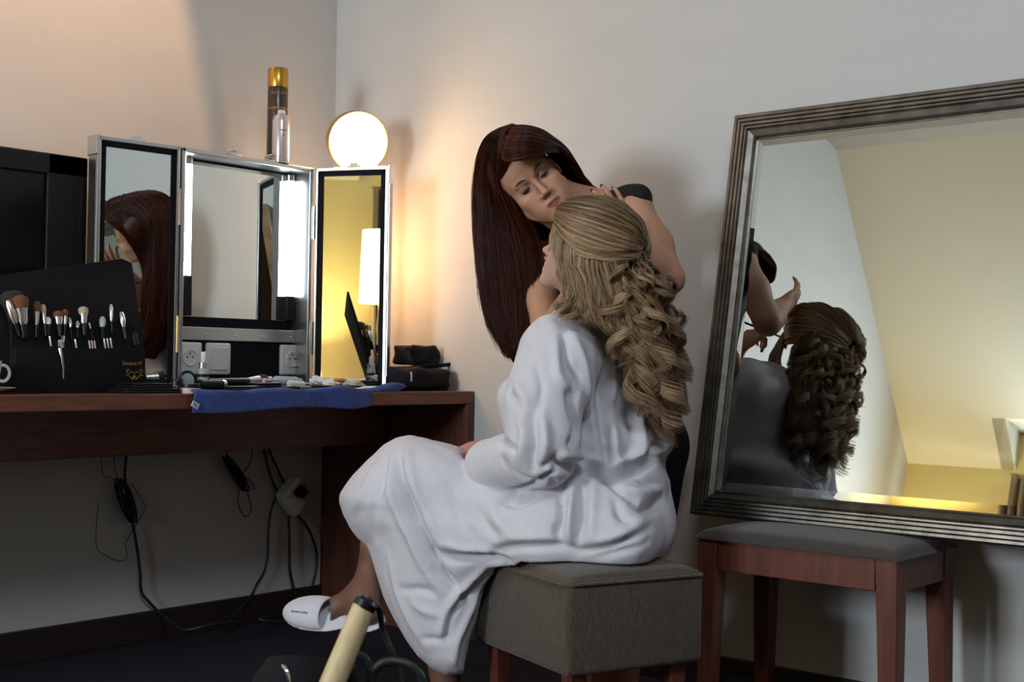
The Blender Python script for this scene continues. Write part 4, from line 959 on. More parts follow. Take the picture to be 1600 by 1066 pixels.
# ---------------------------------------------------------------- a head in local axes (x own right, y forward, z up), metres
def head(fd, c, R, s, lid=0.0):
    L = lambda x, y, z: c+s*(np.array([x, y, z])@R)
    E = lambda p, r, k=0.012, sub=False, RR=None: fd.ell(L(*p), np.array(r)*s, R if RR is None else RR@R, k*s, sub)
    K = lambda p, r, q, r2, k=0.008, sub=False: fd.cone(L(*p), r*s, L(*q), r2*s, k*s, sub)
    E((0, -0.018, 0.040), (0.074, 0.094, 0.084), 0.0)
    E((0, 0.012, -0.025), (0.062, 0.074, 0.085), 0.03)
    E((0, 0.050, 0.045), (0.058, 0.042, 0.048), 0.03)            # forehead
    for x in (-1, 1):
        K((x*0.058, 0.005, -0.045), 0.012, (x*0.018, 0.070, -0.098), 0.014, 0.03)    # jaw line
        E((x*0.040, 0.058, -0.022), (0.024, 0.026, 0.020), 0.025)                    # cheek bone
        E((x*0.030, 0.062, -0.055), (0.020, 0.022, 0.026), 0.025)
    E((0, 0.073, -0.100), (0.017, 0.016, 0.015), 0.02)           # chin
    E((0, 0.072, -0.068), (0.028, 0.020, 0.020), 0.02)           # muzzle
    for x in (-1, 1):
        E((x*0.031, 0.094, 0.006), (0.019, 0.016, 0.012), 0.012, True)              # eye socket
        K((x*0.012, 0.089, 0.024), 0.005, (x*0.044, 0.078, 0.026), 0.004, 0.014)     # brow ridge
    K((0, 0.086, 0.016), 0.0065, (0, 0.104, -0.026), 0.0075, 0.010)                  # nose bridge
    E((0, 0.107, -0.032), (0.0095, 0.0105, 0.0085), 0.008)
    for x in (-1, 1):
        E((x*0.0115, 0.096, -0.036), (0.0072, 0.010, 0.0068), 0.006)
        E((x*0.0060, 0.103, -0.042), (0.0030, 0.005, 0.0030), 0.003, True)
        E((x*0.031, 0.0775, 0.006), (0.0135, 0.0128, 0.0125), 0.003)                 # lids over the eyeball
        if lid < 1: K((x*0.022, 0.0925, 0.0035-0.004*lid), 0.0016, (x*0.040, 0.088, 0.0035-0.004*lid), 0.0014, 0.001, True)
        K((x*0.019, 0.091, 0.0105), 0.0012, (x*0.043, 0.084, 0.0115), 0.0012, 0.003, True)   # lid crease
    K((-0.022, 0.081, -0.066), 0.0035, (-0.006, 0.0915, -0.0605), 0.0048, 0.006); K((0.022, 0.081, -0.066), 0.0035, (0.006, 0.0915, -0.0605), 0.0048, 0.006)
    K((-0.006, 0.0915, -0.0605), 0.0048, (0.006, 0.0915, -0.0605), 0.0048, 0.004)
    K((-0.018, 0.082, -0.071), 0.0042, (0, 0.0895, -0.0745), 0.0065, 0.006); K((0.018, 0.082, -0.071), 0.0042, (0, 0.0895, -0.0745), 0.0065, 0.006)
    K((-0.022, 0.0885, -0.0665), 0.0004, (0, 0.0975, -0.0668), 0.0006, 0.003, True); K((0.022, 0.0885, -0.0665), 0.0004, (0, 0.0975, -0.0668), 0.0006, 0.003, True)
    for x in (-1, 1):                                             # ears
        E((x*0.076, -0.008, 0.0), (0.006, 0.017, 0.030), 0.006, RR=np.array([[0.95, -0.3*x, 0], [0.3*x, 0.95, 0], [0, 0, 1.0]]))
        E((x*0.081, -0.004, 0.003), (0.004, 0.009, 0.016), 0.004, True)
    return L
def paint(P, base, L, R, c, s, lips, blush, shadow, var=0.06):
    q = ((P-c)@R.T)/s; tone = np.tile(np.array(base), (len(P), 1))
    tone *= (1+var*noise3(P, 60, 5))[:, None]
    def mix(m_, col):
        nonlocal tone
        tone = tone*(1-m_[:, None])+np.array(col)*m_[:, None]
    near = (np.linalg.norm(q, axis=1) < 0.16)
    g = lambda x, y, z, r: np.exp(-(((q-np.array([x, y, z]))/np.array(r))**2).sum(1))*near
    for x in (-1, 1):
        mix(0.45*g(x*0.042, 0.06, -0.03, (0.022, 0.03, 0.018)), blush)
        mix(np.clip(0.85*g(x*0.032, 0.090, 0.008, (0.017, 0.02, 0.0085)), 0, 1), shadow)
    for x in (-1, 1):
        u = (q[:, 0]-x*0.031)/0.0135; v = (q[:, 2]-(-0.0015+0.0035*u*u*0.6))/(0.0034*np.sqrt(np.clip(1-u*u, 0.02, 1))); mix(0.93*sstep(1.25, 0.75, np.hypot(u*0.9, v))*(q[:, 1] > 0.07)*near, (0.022, 0.014, 0.012))
    ax = np.abs(q[:, 0]); zu = -0.0585-0.25*np.clip(ax-0.006, 0, 1)**1.15*1.6; zl = -0.0790+0.45*ax
    li = sstep(0.0015, -0.0015, q[:, 2]-zu)*sstep(-0.0015, 0.0015, q[:, 2]-zl)*(ax < 0.0205)*(q[:, 1] > 0.072)*near
    mix(0.92*li, lips)
    return tone
def eyes(parent, L, s, R, look, iris):
    for x in (-1, 1):
        ctr = L(x*0.031, 0.0775, 0.006); w = c2w(ctr); d = look[0]*RGT+look[1]*UPV+look[2]*FWD
        M = frame_m(w, Vector(d).orthogonal(), Vector(d).cross(Vector(d).orthogonal())) ; r = 0.0098*s
        prof = [(r*math.sin(a), r*math.cos(a)) for a in np.linspace(PI, 0.45, 14)]
        e = obj('eyeball', MB().lathe(prof, M, 22, cap=False), M_SCLERA, parent, smooth=True)
        obj('iris', MB().lathe([(r*math.sin(0.47), r*math.cos(0.47)), (r*0.30, r*0.965), (r*0.17, r*0.985), (0.0001, r*0.99)], M, 22, cap=False), iris, e, smooth=True)
def ridge_tubes(parent, name, L, polys, r0, m_):
    for pl in polys:
        P = spline([c2w(L(*p)) for p in pl], 14); n = len(P)
        obj(name, MB().tube([tuple(p) for p in P], [r0*(0.25+0.75*math.sin(PI*min(0.97, max(0.05, (i+1)/(n+1))))) for i in range(n)], 6), m_, parent, smooth=True)

# ---------------------------------------------------------------- a hand: wrist, palm direction, palm normal, thumb side, finger curls
def hand(fd, wr, d, nrm_, side, s=1.0, curl=(0.3, 0.3, 0.35, 0.45), spread=0.10, thumb=(0.55, 0.2), k=0.006):
    d = np.asarray(d, float); d /= np.linalg.norm(d); n = np.asarray(nrm_, float); n = n-d*(n@d); n /= np.linalg.norm(n); t = np.cross(d, n)*side   # t toward the thumb
    wr = np.asarray(wr, float); R = np.stack([t, d, n]); tips = []
    fd.ell(wr+d*0.045*s, np.array([0.036, 0.050, 0.014])*s, R, 0.012*s)
    fd.cone(wr-d*0.01*s, 0.024*s, wr+d*0.03*s, 0.022*s, 0.012*s)
    for i, (off, ln, r) in enumerate(((0.027, 0.070, 0.0078), (0.009, 0.078, 0.0080), (-0.009, 0.073, 0.0077), (-0.026, 0.058, 0.0068))):
        base = wr+d*(0.085-0.006*abs(i-1.2))*s+t*off*s; dirv = d*math.cos(spread*(1.3-i))+t*math.sin(spread*(1.3-i)); p = base; a = 0.12
        fd.cone(wr+d*0.03*s+t*off*0.7*s, 0.010*s, base, r*1.15*s, 0.010*s); up_ = n
        for seg, f in enumerate((0.45, 0.32, 0.23)):
            a += curl[i]*(1.0 if seg == 0 else 1.15)
            q = p+(dirv*math.cos(a)-up_*math.sin(a))*ln*f*s
            fd.cone(p, r*(1-0.06*seg)*s, q, r*(1-0.06*(seg+1))*s, k*s*0.6); e = q-p; p = q
        tips.append((p+e/np.linalg.norm(e)*r*0.35*s+0*up_, e/np.linalg.norm(e), np.cross(e/np.linalg.norm(e), t)))
    p0 = wr+d*0.022*s+t*0.026*s; a1 = thumb[0]; q1 = p0+(d*math.cos(a1)+t*math.sin(a1)-n*thumb[1])*0.040*s; e = d*math.cos(a1*0.55)+t*math.sin(a1*0.55)-n*thumb[1]*1.4; e /= np.linalg.norm(e); q2 = q1+e*0.045*s
    fd.cone(p0, 0.014*s, q1, 0.0098*s, 0.012*s); fd.cone(q1, 0.0098*s, q2, 0.0078*s, k*s); tips.append((q2+e*0.003*s, e, n))
    return tips
def nails(parent, tips, s, m_, out):
    for p, e, up in tips:
        up = up/(np.linalg.norm(up)+1e-9); o = p+up*out*s
        we = e[0]*RGT+e[1]*UPV+e[2]*FWD; wu = up[0]*RGT+up[1]*UPV+up[2]*FWD
        x = np.cross(we, wu); M = frame_m(c2w(o), x, we)
        bm = MB(); vs = []; n = 8
        for j in range(n+1):
            for i in range(5):
                u = -1+i/2; v = -0.008+0.017*j/n; wdt = 0.0052*(1 if j < n-2 else (1-0.3*(j-n+2)/2)); vs.append(M @ Vector((u*wdt*s, v*s, (0.0022*(1-u*u)-0.0006)*s)))
        bm.add(vs, [(j*5+i, j*5+i+1, j*5+5+i+1, j*5+5+i) for j in range(n) for i in range(4)])
        o_ = obj('nail', bm, m_, parent, smooth=True); sm = o_.modifiers.new('t', 'SOLIDIFY'); sm.thickness = 0.0008

# ================================================================== materials for the people
M_SCLERA = mat('sclera', (0.62, 0.58, 0.55), 0.2)
M_IRIS = mat('dark_iris', (0.035, 0.022, 0.015), 0.1)
M_BROW = mat('brow_hair', (0.055, 0.022, 0.014), 0.7)
M_LASH = mat('dark_lashes', (0.010, 0.008, 0.008), 0.6)
M_SKIN1 = skin_mat('warm_skin'); M_SKIN2 = skin_mat('fair_skin')
M_DRESS = mat('black_dress', (0.010, 0.010, 0.012), 0.8, bump=0.3, bscale=300, spec=0.3)
M_ROBE = mat('white_terry', (0.70, 0.685, 0.735), 1.0, bump=0.55, bscale=520, var=0.02, vscale=40, spec=0.1, sheen=0.15)
M_NAILR = mat('dark_red_nail', (0.20, 0.02, 0.03), 0.2, coat=0.5)
M_NAILW = mat('pale_nail', (0.75, 0.62, 0.60), 0.2, coat=0.5)
M_RED = hair_mat('auburn_hair', [(0.0, (0.014, 0.0035, 0.002)), (0.5, (0.045, 0.0095, 0.0045)), (1.0, (0.190, 0.042, 0.014))], 0.38, 0.22)
M_REDC = mat('auburn_underlayer', (0.020, 0.006, 0.004), 1.0, spec=0.0)
M_BLONDC = mat('blond_underlayer', (0.075, 0.050, 0.028), 1.0, spec=0.0)
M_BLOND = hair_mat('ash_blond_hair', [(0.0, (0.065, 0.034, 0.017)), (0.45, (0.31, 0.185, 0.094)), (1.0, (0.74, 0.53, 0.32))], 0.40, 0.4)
UP = np.array([0.0, 1.0, 0.0])

# ================================================================== make-up artist, standing and bending over
artist = thing('person', W(985, 1120, 3.33)*np.array([1, 1, 0]), 'standing person in black sleeveless dress with long auburn hair, bending to apply make-up', 'person')
dn = np.array([0.685, -0.730, 0.0]); dn /= np.linalg.norm(dn); pt = math.radians(6)
fA = math.cos(pt)*np.array([0, 0, -1.0])+math.sin(pt)*dn; RA = frame3(fA, -dn); sA = 0.935
cA = C(834.5, 283, 3.08)-sA*(np.array([0, 0.088, 0.006])@RA)
fd = Field(axis(-0.12, 0.46, 0.008, [(-0.06, 0.30, 0.0026)]), axis(-0.93, 0.55, 0.009, [(0.16, 0.53, 0.0026)]), axis(2.86, 3.52, 0.008, [(2.88, 3.27, 0.0027)]))
LA = head(fd, cA, RA, sA, lid=1.0)
SL, SR = C(991, 326, 3.18), C(836, 408, 3.25)
fd.chain([(LA(0, -0.022, -0.055), 0.050), (C(905, 356, 3.245), 0.050), (C(918, 385, 3.27), 0.060)], 0.03)
fd.cone(C(876, 302, 3.215), 0.034, C(950, 322, 3.21), 0.036, 0.03); fd.cone(C(915, 378, 3.25), 0.045, SL, 0.041, 0.03); fd.cone(C(908, 385, 3.26), 0.045, SR, 0.044, 0.03)
tilt = C(985, 720, 3.34)-C(912, 400, 3.27); tilt /= np.linalg.norm(tilt); RT = frame3(np.array([0, 0, -1.0]), -tilt)
fd.ell(C(922, 440, 3.29), (0.150, 0.092, 0.13), RT, 0.03)
fd.cone(C(935, 480, 3.29), 0.100, C(968, 600, 3.33), 0.095, 0.04); fd.ell(C(985, 700, 3.35), (0.150, 0.105, 0.13), RT, 0.04)
for x, dx in ((930, 0.0), (978, 0.0)):
    fd.chain([(C(x, 740, 3.35), 0.082), (C(x-2, 930, 3.33), 0.050), (C(x-2, 1000, 3.36), 0.048), (C(x, 1085, 3.38), 0.030)], 0.03)
    an = C(x, 1092, 3.38); fd.cone(an, 0.030, an+np.array([0, -0.012, -0.17]), 0.024, 0.02)
fd.chain([(SL, 0.041), (C(1022, 382, 3.14), 0.043), (C(1045, 436, 3.09), 0.036)], 0.02)
wL = C(985, 374, 3.035)
fd.chain([(C(1045, 436, 3.09), 0.037), (C(1020, 412, 3.07), 0.038), (wL, 0.025)], 0.012)
tipsL = hand(fd, wL, C(951, 312, 2.965)-wL, np.array([0.1, 0.25, -1.0]), 1, 0.95, (0.12, 0.10, 0.14, 0.20), 0.16, (0.5, 0.1))
elR = C(856, 540, 3.12)
fd.chain([(SR, 0.043), (C(847, 470, 3.18), 0.038), (elR, 0.033)], 0.02)
wR = C(902, 445, 3.09)
fd.chain([(elR, 0.034), (C(880, 492, 3.10), 0.034), (wR, 0.024)], 0.012)
tipsR = hand(fd, wR, C(893, 385, 3.03)-wR, np.array([0.6, 0.3, 0.7]), -1, 0.92, (0.55, 0.65, 0.75, 0.85), 0.06, (0.35, 0.5))
PA, QA = fd.mesh(); PA = relax(PA, QA, 1, 0.35)
def fix(P, Q):                                            # outward-facing quads after the change of handedness
    Wd_ = c2w(P); v = np.einsum('ij,ij->i', Wd_[Q[:, 0]]-Wd_.mean(0), np.cross(Wd_[Q[:, 1]]-Wd_[Q[:, 0]], Wd_[Q[:, 2]]-Wd_[Q[:, 0]])).sum()
    return Q if v > 0 else Q[:, ::-1]
QA = fix(PA, QA)
toneA = paint(PA, (0.53, 0.275, 0.165), LA, RA, cA, sA, (0.22, 0.050, 0.045), (0.52, 0.22, 0.16), (0.16, 0.085, 0.07))
body('body', PA, QA, M_SKIN1, artist, {'tone': toneA})
nails(artist, tipsL[:4], 0.82, M_NAILR, 0.0042); nails(artist, tipsR, 0.82, M_NAILR, 0.0042)
eyes(artist, LA, sA, RA, (0.35, -0.55, -0.75), M_IRIS)
ridge_tubes(artist, 'eyebrow', LA, [[(x*0.013, 0.095, 0.0215), (x*0.026, 0.0945, 0.0275), (x*0.038, 0.0885, 0.0285), (x*0.048, 0.078, 0.0235)] for x in (-1, 1)], 0.0022, M_BROW)
ridge_tubes(artist, 'eyelashes', LA, [[(x*0.018, 0.0915, 0.0015), (x*0.026, 0.0945, 0.0025), (x*0.034, 0.0935, 0.0022), (x*0.044, 0.0860, 0.0020)] for x in (-1, 1)], 0.0021, M_LASH)
# dress
fd = Field(axis(-0.02, 0.46, 0.006), axis(-0.52, 0.42, 0.006), axis(3.04, 3.56, 0.006))
fd.ell(C(920, 445, 3.29), (0.158, 0.100, 0.125), RT, 0.0)
fd.cone(C(955, 326, 3.205), 0.042, C(990, 318, 3.19), 0.044, 0.02); fd.cone(C(985, 314, 3.19), 0.038, C(999, 307, 3.17), 0.028, 0.02); fd.cone(C(968, 334, 3.20), 0.046, C(984, 330, 3.195), 0.044, 0.02); fd.cone(C(965, 345, 3.22), 0.06, C(935, 410, 3.27), 0.09, 0.03)
fd.cone(C(846, 415, 3.25), 0.048, C(880, 440, 3.28), 0.07, 0.03)
fd.cone(C(935, 480, 3.29), 0.112, C(968, 600, 3.33), 0.106, 0.05); fd.ell(C(985, 700, 3.35), (0.150, 0.118, 0.13), RT, 0.05)
fd.chain([(C(985, 700, 3.35), 0.118), (C(984, 760, 3.35), 0.118), (C(984, 800, 3.35), 0.116)], 0.04)
hem = C(984, 806, 3.35)[1]
fd.op(lambda X, Y, Z: (Y-hem)+0*X+0*Z, (-0.02, -0.7, 3.0), (0.46, hem, 3.6), 0.0, True)
P, Q = fd.mesh(); N = vnorm(P, Q); sgn = 1 if np.einsum('ij,ij->i', N, P-P.mean(0)).mean() > 0 else -1
P = P+sgn*N*(0.004*noise3(P*np.array([1, 0.35, 1]), 45, 3)*sstep(0.1, -0.2, P[:, 1]))[:, None]
body('dress', P, fix(P, Q), M_DRESS, artist)
brow_r = W(890, 388, 3.045); tipb = W(874, 380, 2.945)
br = thing('makeup_brush', brow_r, 'thin black make-up brush held to the face of the seated person', 'brush')
a = Vector(brow_r); b3 = Vector(tipb); d = (b3-a).normalized()
obj('handle', MB().tube([a-d*0.10, a, a+d*0.055], [0.0022, 0.0036, 0.0032], 10), M_BLACK, br, smooth=True)
obj('ferrule', MB().tube([a+d*0.055, a+d*0.078], [0.0032, 0.0030], 10), M_SILVER, br, smooth=True)
obj('bristles', MB().tube([a+d*0.078, a+d*0.088, a+d*0.094], [0.0030, 0.0036, 0.0008], 10), M_BRISD, br, smooth=True)

# auburn hair
def gpath(pts, n=40): return spline(np.array([C(*p) for p in pts]), n)
def sheet(guides, N, K, jit, rg, ends=(0.86, 1.0), wav=0.0, wf=3.0, clump=0.0):
    G = np.stack([gpath(g, 60) for g in guides]); n = len(G); u = rg.uniform(0, n-1-1e-6, N); i = u.astype(int); f = (u-i)[:, None, None]; f = f*f*(3-2*f)*0.5+f*0.5
    pth = G[i]*(1-f)+G[i+1]*f
    tt = np.linspace(0, 1, K)[None]*rg.uniform(ends[0], ends[1], (N, 1))*59; k = np.clip(tt.astype(int), 0, 58); w = (tt-k)[..., None]
    r_ = np.arange(N)[:, None]; P = pth[r_, k]*(1-w)+pth[r_, k+1]*w
    if clump:
        cid = (u*13).astype(int); nc = cid.max()+1; off = rg.normal(size=(nc, 1, 3))*clump; fq = rg.uniform(0.8, 2.0, (nc, 1, 1)); ph_ = rg.uniform(0, 6.28, (nc, 1, 3)); ss = np.linspace(0, 1, K)[None, :, None]
        P = P+off[cid]*(0.4+0.6*ss)+clump*0.8*np.sin(fq[cid]*6.28*ss+ph_[cid])*np.sin(PI*np.clip(ss, 0, 0.9)/0.9*0.5+0.2)
    s = np.linspace(0, 1, K)[None, :, None]; j = rg.normal(size=(N, 1, 3))*jit*(0.35+0.65*s); P = P+j
    if wav: 
        ph = rg.uniform(0, 1.2, (N, 1)); P[..., 0] += wav*np.sin(s[..., 0]*wf*2*PI+ph+u[:, None]*0.6)*s[..., 0]; P[..., 2] += wav*np.cos(s[..., 0]*wf*2*PI+ph+u[:, None]*0.6)*s[..., 0]
    return P
def core(name, chains, ells, vox, m_, parent, tint, sub=(), k=0.015):
    lo = np.min([np.array(p)-r for c in chains for p, r in c]+[np.array(c)-np.max(r) for c, r, _ in ells], 0)-0.02; hi = np.max([np.array(p)+r for c in chains for p, r in c]+[np.array(c)+np.max(r) for c, r, _ in ells], 0)+0.02
    fd = Field(*[axis(a, b, vox) for a, b in zip(lo, hi)])
    for c in chains: fd.chain(c, k)
    for c, r, R in ells: fd.ell(c, r, R, k)
    for fn in sub: fn(fd)
    P, Q = fd.mesh(); P = relax(P, Q, 2); return body(name, P, fix(P, Q), m_, parent, {'tint': np.full(len(P), tint)})
rg = np.random.default_rng(4)
gA = [[(806, 199, 3.20), (772, 226, 3.26), (760, 300, 3.31), (768, 410, 3.31), (786, 500, 3.26), (803, 562, 3.20)],
      [(803, 197, 3.17), (763, 218, 3.23), (748, 275, 3.28), (750, 360, 3.29), (765, 470, 3.25), (798, 558, 3.19)],
      [(800, 197, 3.14), (766, 214, 3.19), (749, 256, 3.25), (744, 325, 3.26), (749, 420, 3.25), (766, 500, 3.22), (797, 558, 3.17)],
      [(798, 199, 3.10), (771, 217, 3.14), (756, 256, 3.21), (753, 325, 3.24), (760, 420, 3.22), (778, 500, 3.20), (800, 556, 3.16)],
      [(794, 203, 3.07), (775, 223, 3.10), (765, 260, 3.18), (768, 325, 3.22), (780, 420, 3.20), (796, 500, 3.18), (806, 553, 3.15)],
      [(790, 210, 3.05), (778, 232, 3.07), (773, 268, 3.16), (783, 330, 3.21), (800, 410, 3.19), (810, 490, 3.17), (809, 550, 3.15)],
      [(788, 218, 3.04), (780, 243, 3.055), (780, 280, 3.115), (800, 330, 3.17), (826, 405, 3.18), (826, 480, 3.17), (812, 545, 3.15)],
      [(788, 222, 3.04), (783, 250, 3.065), (790, 285, 3.110), (812, 325, 3.15), (842, 395, 3.18), (835, 480, 3.17), (815, 545, 3.15)]]
gB = [[(787, 222, 3.045), (786, 250, 3.018), (808, 250, 2.995), (838, 243, 3.005), (862, 236, 3.05), (880, 238, 3.13), (897, 264, 3.19), (925, 300, 3.22)],
      [(784, 214, 3.055), (792, 232, 3.010), (818, 231, 2.995), (846, 229, 3.015), (868, 228, 3.07), (886, 240, 3.14), (903, 268, 3.20), (932, 301, 3.23)],
      [(786, 207, 3.065), (802, 215, 3.025), (830, 215, 3.02), (858, 222, 3.05), (880, 234, 3.10), (894, 252, 3.16), (912, 282, 3.21), (938, 303, 3.23)],
      [(792, 201, 3.09), (812, 202, 3.06), (838, 205, 3.065), (866, 218, 3.10), (886, 236, 3.15), (900, 258, 3.19), (918, 288, 3.23), (945, 304, 3.24)],
      [(800, 197, 3.13), (822, 197, 3.12), (848, 204, 3.13), (872, 221, 3.15), (890, 242, 3.19), (904, 264, 3.22), (920, 292, 3.24), (940, 304, 3.25)],
      [(806, 198, 3.18), (830, 201, 3.19), (855, 212, 3.20), (875, 230, 3.22), (890, 252, 3.24), (902, 275, 3.26), (915, 300, 3.27), (928, 315, 3.28)],
      [(808, 205, 3.22), (832, 212, 3.25), (852, 228, 3.26), (870, 248, 3.27), (884, 270, 3.28), (894, 292, 3.29), (902, 315, 3.29), (908, 330, 3.29)],
      [(800, 215, 3.25), (815, 232, 3.28), (832, 252, 3.29), (848, 272, 3.30), (860, 295, 3.30), (868, 320, 3.30), (870, 350, 3.29), (868, 385, 3.28)],
      [(785, 230, 3.26), (795, 260, 3.30), (810, 290, 3.31), (822, 325, 3.30), (828, 370, 3.29), (828, 420, 3.27), (824, 480, 3.23), (818, 540, 3.18)],
      [(776, 228, 3.25), (772, 270, 3.29), (778, 320, 3.29), (790, 380, 3.28), (800, 440, 3.26), (806, 500, 3.22), (808, 555, 3.16)]]
hw = lambda g, r0, r1: [(C(*p), r0+(r1-r0)*i/(len(g)-1)) for i, p in enumerate(g)]
chA = []
for gi in np.linspace(0, 5, 14):
    g0_ = gpath(gA[int(gi)], 12); g1_ = gpath(gA[min(7, int(gi)+1)], 12); q = g0_+(g1_-g0_)*(gi-int(gi)); chA.append([(q[i]+np.array([0.017, -0.006, 0.012]), 0.016-0.0008*i) for i in range(2, 12)])
hairA = core('hair', chA, [(LA(0, -0.024, 0.047), np.array([0.079, 0.094, 0.086])*sA, RA)], 0.005, M_REDC, artist, 0.18,
             sub=[lambda f: f.ell(LA(0, 0.085, -0.020), np.array([0.066, 0.062, 0.083])*sA, RA, 0.01, True)])
def push(P, c, R, r, sc_):                               # keep strands outside the skull
    q = (P-c)@R.T/r; k = np.linalg.norm(q, axis=-1, keepdims=True); q = np.where(k < sc_, q/np.maximum(k, 1e-6)*sc_, q); return c+(q*r)@R
bk = sheet(gA, 6500, 30, 0.0050, rg, (0.75, 1.0), 0.003, 1.3, 0.004); bk = bk+np.array([0.006, 0, 0.034])*np.linspace(0.15, 1, 30)[None, :, None]**0.5
SA = np.concatenate([bk, sheet(gA, 9500, 30, 0.0046, rg, (0.72, 1.0), 0.003, 1.3, 0.003), sheet(gB, 8000, 30, 0.0020, rg, (0.9, 1.0), 0, 1, 0.0012)])
SA = push(SA, LA(0, -0.024, 0.047), RA, np.array([0.079, 0.094, 0.086])*sA, rg.uniform(1.005, 1.03, (len(SA), 1, 1)))
tA = np.clip(0.42+0.22*rg.normal(size=len(SA)), 0, 1)
strands('hair_strands', SA, 0.00050*np.linspace(1, 0.6, 30)**0.5, tA, M_RED, hairA)

# ================================================================== seated person in a white bathrobe
bride = thing('person', tuple(OM @ Vector((OW/2, OD/2, OZ1))), 'seated person in white terry bathrobe with long curled blond hair, head tilted back', 'person')
FB = np.array([-0.757, 0, 0.653]); SB = np.array([0.653, 0, 0.757]); RB = np.stack([SB, FB, UP])
tb_ = math.radians(24); h0 = np.array([-0.955, 0, 0.295]); fH = math.cos(tb_)*h0+math.sin(tb_)*UP; RH = frame3(fH, UP-0.0*h0); sH = 0.885
cH = C(921, 399, 2.86)
fd = Field(axis(-0.42, 0.36, 0.008, [(0.03, 0.20, 0.0026)]), axis(-0.90, 0.34, 0.009, [(0.09, 0.30, 0.0026), (-0.34, -0.20, 0.0032), (-0.66, -0.52, 0.005)]), axis(2.68, 3.34, 0.008, [(2.74, 3.00, 0.0027)]))
LH = head(fd, cH, RH, sH, lid=1.0)
fd.chain([(LH(0, -0.025, -0.06), 0.046), (C(908, 492, 2.93), 0.048), (C(915, 520, 2.96), 0.060)], 0.03)
fd.ell(C(928, 600, 2.99), (0.125, 0.075, 0.15), RB, 0.03); fd.cone(C(932, 640, 2.98), 0.10, C(935, 760, 2.95), 0.105, 0.04)
hl, hr = C(897, 810, 2.86), C(962, 810, 3.0); kl, kr = C(645, 728, 3.08), C(604, 762, 3.09)
fd.chain([(hl+UP*0.02, 0.068), (kl, 0.050)], 0.03); fd.chain([(hr+UP*0.02, 0.068), (kr, 0.050)], 0.03)
fd.chain([(kl, 0.052), (C(672, 880, 2.98), 0.050), (C(700, 1090, 2.93), 0.032)], 0.02)
ank = C(568, 932, 3.01)
fd.chain([(kr, 0.046), (C(596, 850, 3.08), 0.045), (ank, 0.030)], 0.02)
heel, toe = C(584, 967, 2.975), C(468, 954, 3.045)
fdir = (toe-heel)/np.linalg.norm(toe-heel); fup = np.array([0.10, 0.84, -0.54]); fup -= fdir*(fup@fdir); fup /= np.linalg.norm(fup); fw = np.cross(fdir, fup); RF = np.stack([fw, fdir, fup])
fd.ell(heel+fdir*0.01+fup*0.018, (0.027, 0.032, 0.028), RF, 0.02); fd.cone(ank, 0.031, heel+fdir*0.03+fup*0.02, 0.026, 0.03)
fd.cone(ank, 0.029, heel+fdir*0.13+fup*0.008, 0.022, 0.03); fd.ell(heel+fdir*0.145+fup*0.006, (0.036, 0.055, 0.017), RF, 0.02)
an2 = C(700, 1098, 2.93); fd.cone(an2, 0.031, an2+FB*0.14-UP*0.03, 0.022, 0.02)
SLb, SRb = C(880, 545, 2.86), C(985, 545, 3.08)
fd.cone(C(915, 520, 2.96), 0.05, SLb, 0.045, 0.03); fd.cone(C(915, 520, 2.96), 0.05, SRb, 0.045, 0.03)
eLb = C(848, 722, 2.78); wLb = C(774, 703, 2.975)
fd.chain([(SLb, 0.046), (eLb, 0.036)], 0.02); fd.chain([(eLb, 0.036), (wLb, 0.026)], 0.01)
hb_t = hand(fd, wLb, np.array([-0.86, 0.03, 0.50]), np.array([0.0, 1.0, -0.35]), 1, 0.92, (0.18, 0.12, 0.15, 0.2), 0.05, (0.25, 0.25))
eRb = C(925, 700, 3.16); wRb = C(800, 725, 3.14)
fd.chain([(SRb, 0.046), (eRb, 0.036)], 0.02); fd.chain([(eRb, 0.036), (wRb, 0.026)], 0.01)
PB, QB = fd.mesh(); PB = relax(PB, QB, 1, 0.35); QB = fix(PB, QB)
toneB = paint(PB, (0.56, 0.33, 0.25), LH, RH, cH, sH, (0.50, 0.26, 0.20), (0.60, 0.28, 0.22), (0.30, 0.18, 0.15))
leg_shade = sstep(-0.42, -0.50, PB[:, 1])[:, None]; toneB = toneB*(1-leg_shade)+np.array([0.17, 0.075, 0.05])*leg_shade  # lower legs darkened: shade painted into the skin tone
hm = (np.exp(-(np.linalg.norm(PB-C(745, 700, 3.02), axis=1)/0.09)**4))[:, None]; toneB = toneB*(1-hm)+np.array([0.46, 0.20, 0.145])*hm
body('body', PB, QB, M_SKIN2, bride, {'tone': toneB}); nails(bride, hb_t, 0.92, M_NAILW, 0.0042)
eyes(bride, LH, sH, RH, tuple(fH*0.7-UP*0.35), M_IRIS)
ridge_tubes(bride, 'eyebrow', LH, [[(x*0.013, 0.095, 0.0215), (x*0.026, 0.0945, 0.0275), (x*0.038, 0.0885, 0.0285), (x*0.048, 0.078, 0.0235)] for x in (-1, 1)], 0.0020, M_BROW)
ridge_tubes(bride, 'eyelashes', LH, [[(x*0.018, 0.0915, 0.0005), (x*0.026, 0.0955, 0.0000), (x*0.034, 0.0945, -0.0005), (x*0.044, 0.0865, -0.0005)] for x in (-1, 1)], 0.0015, M_LASH)

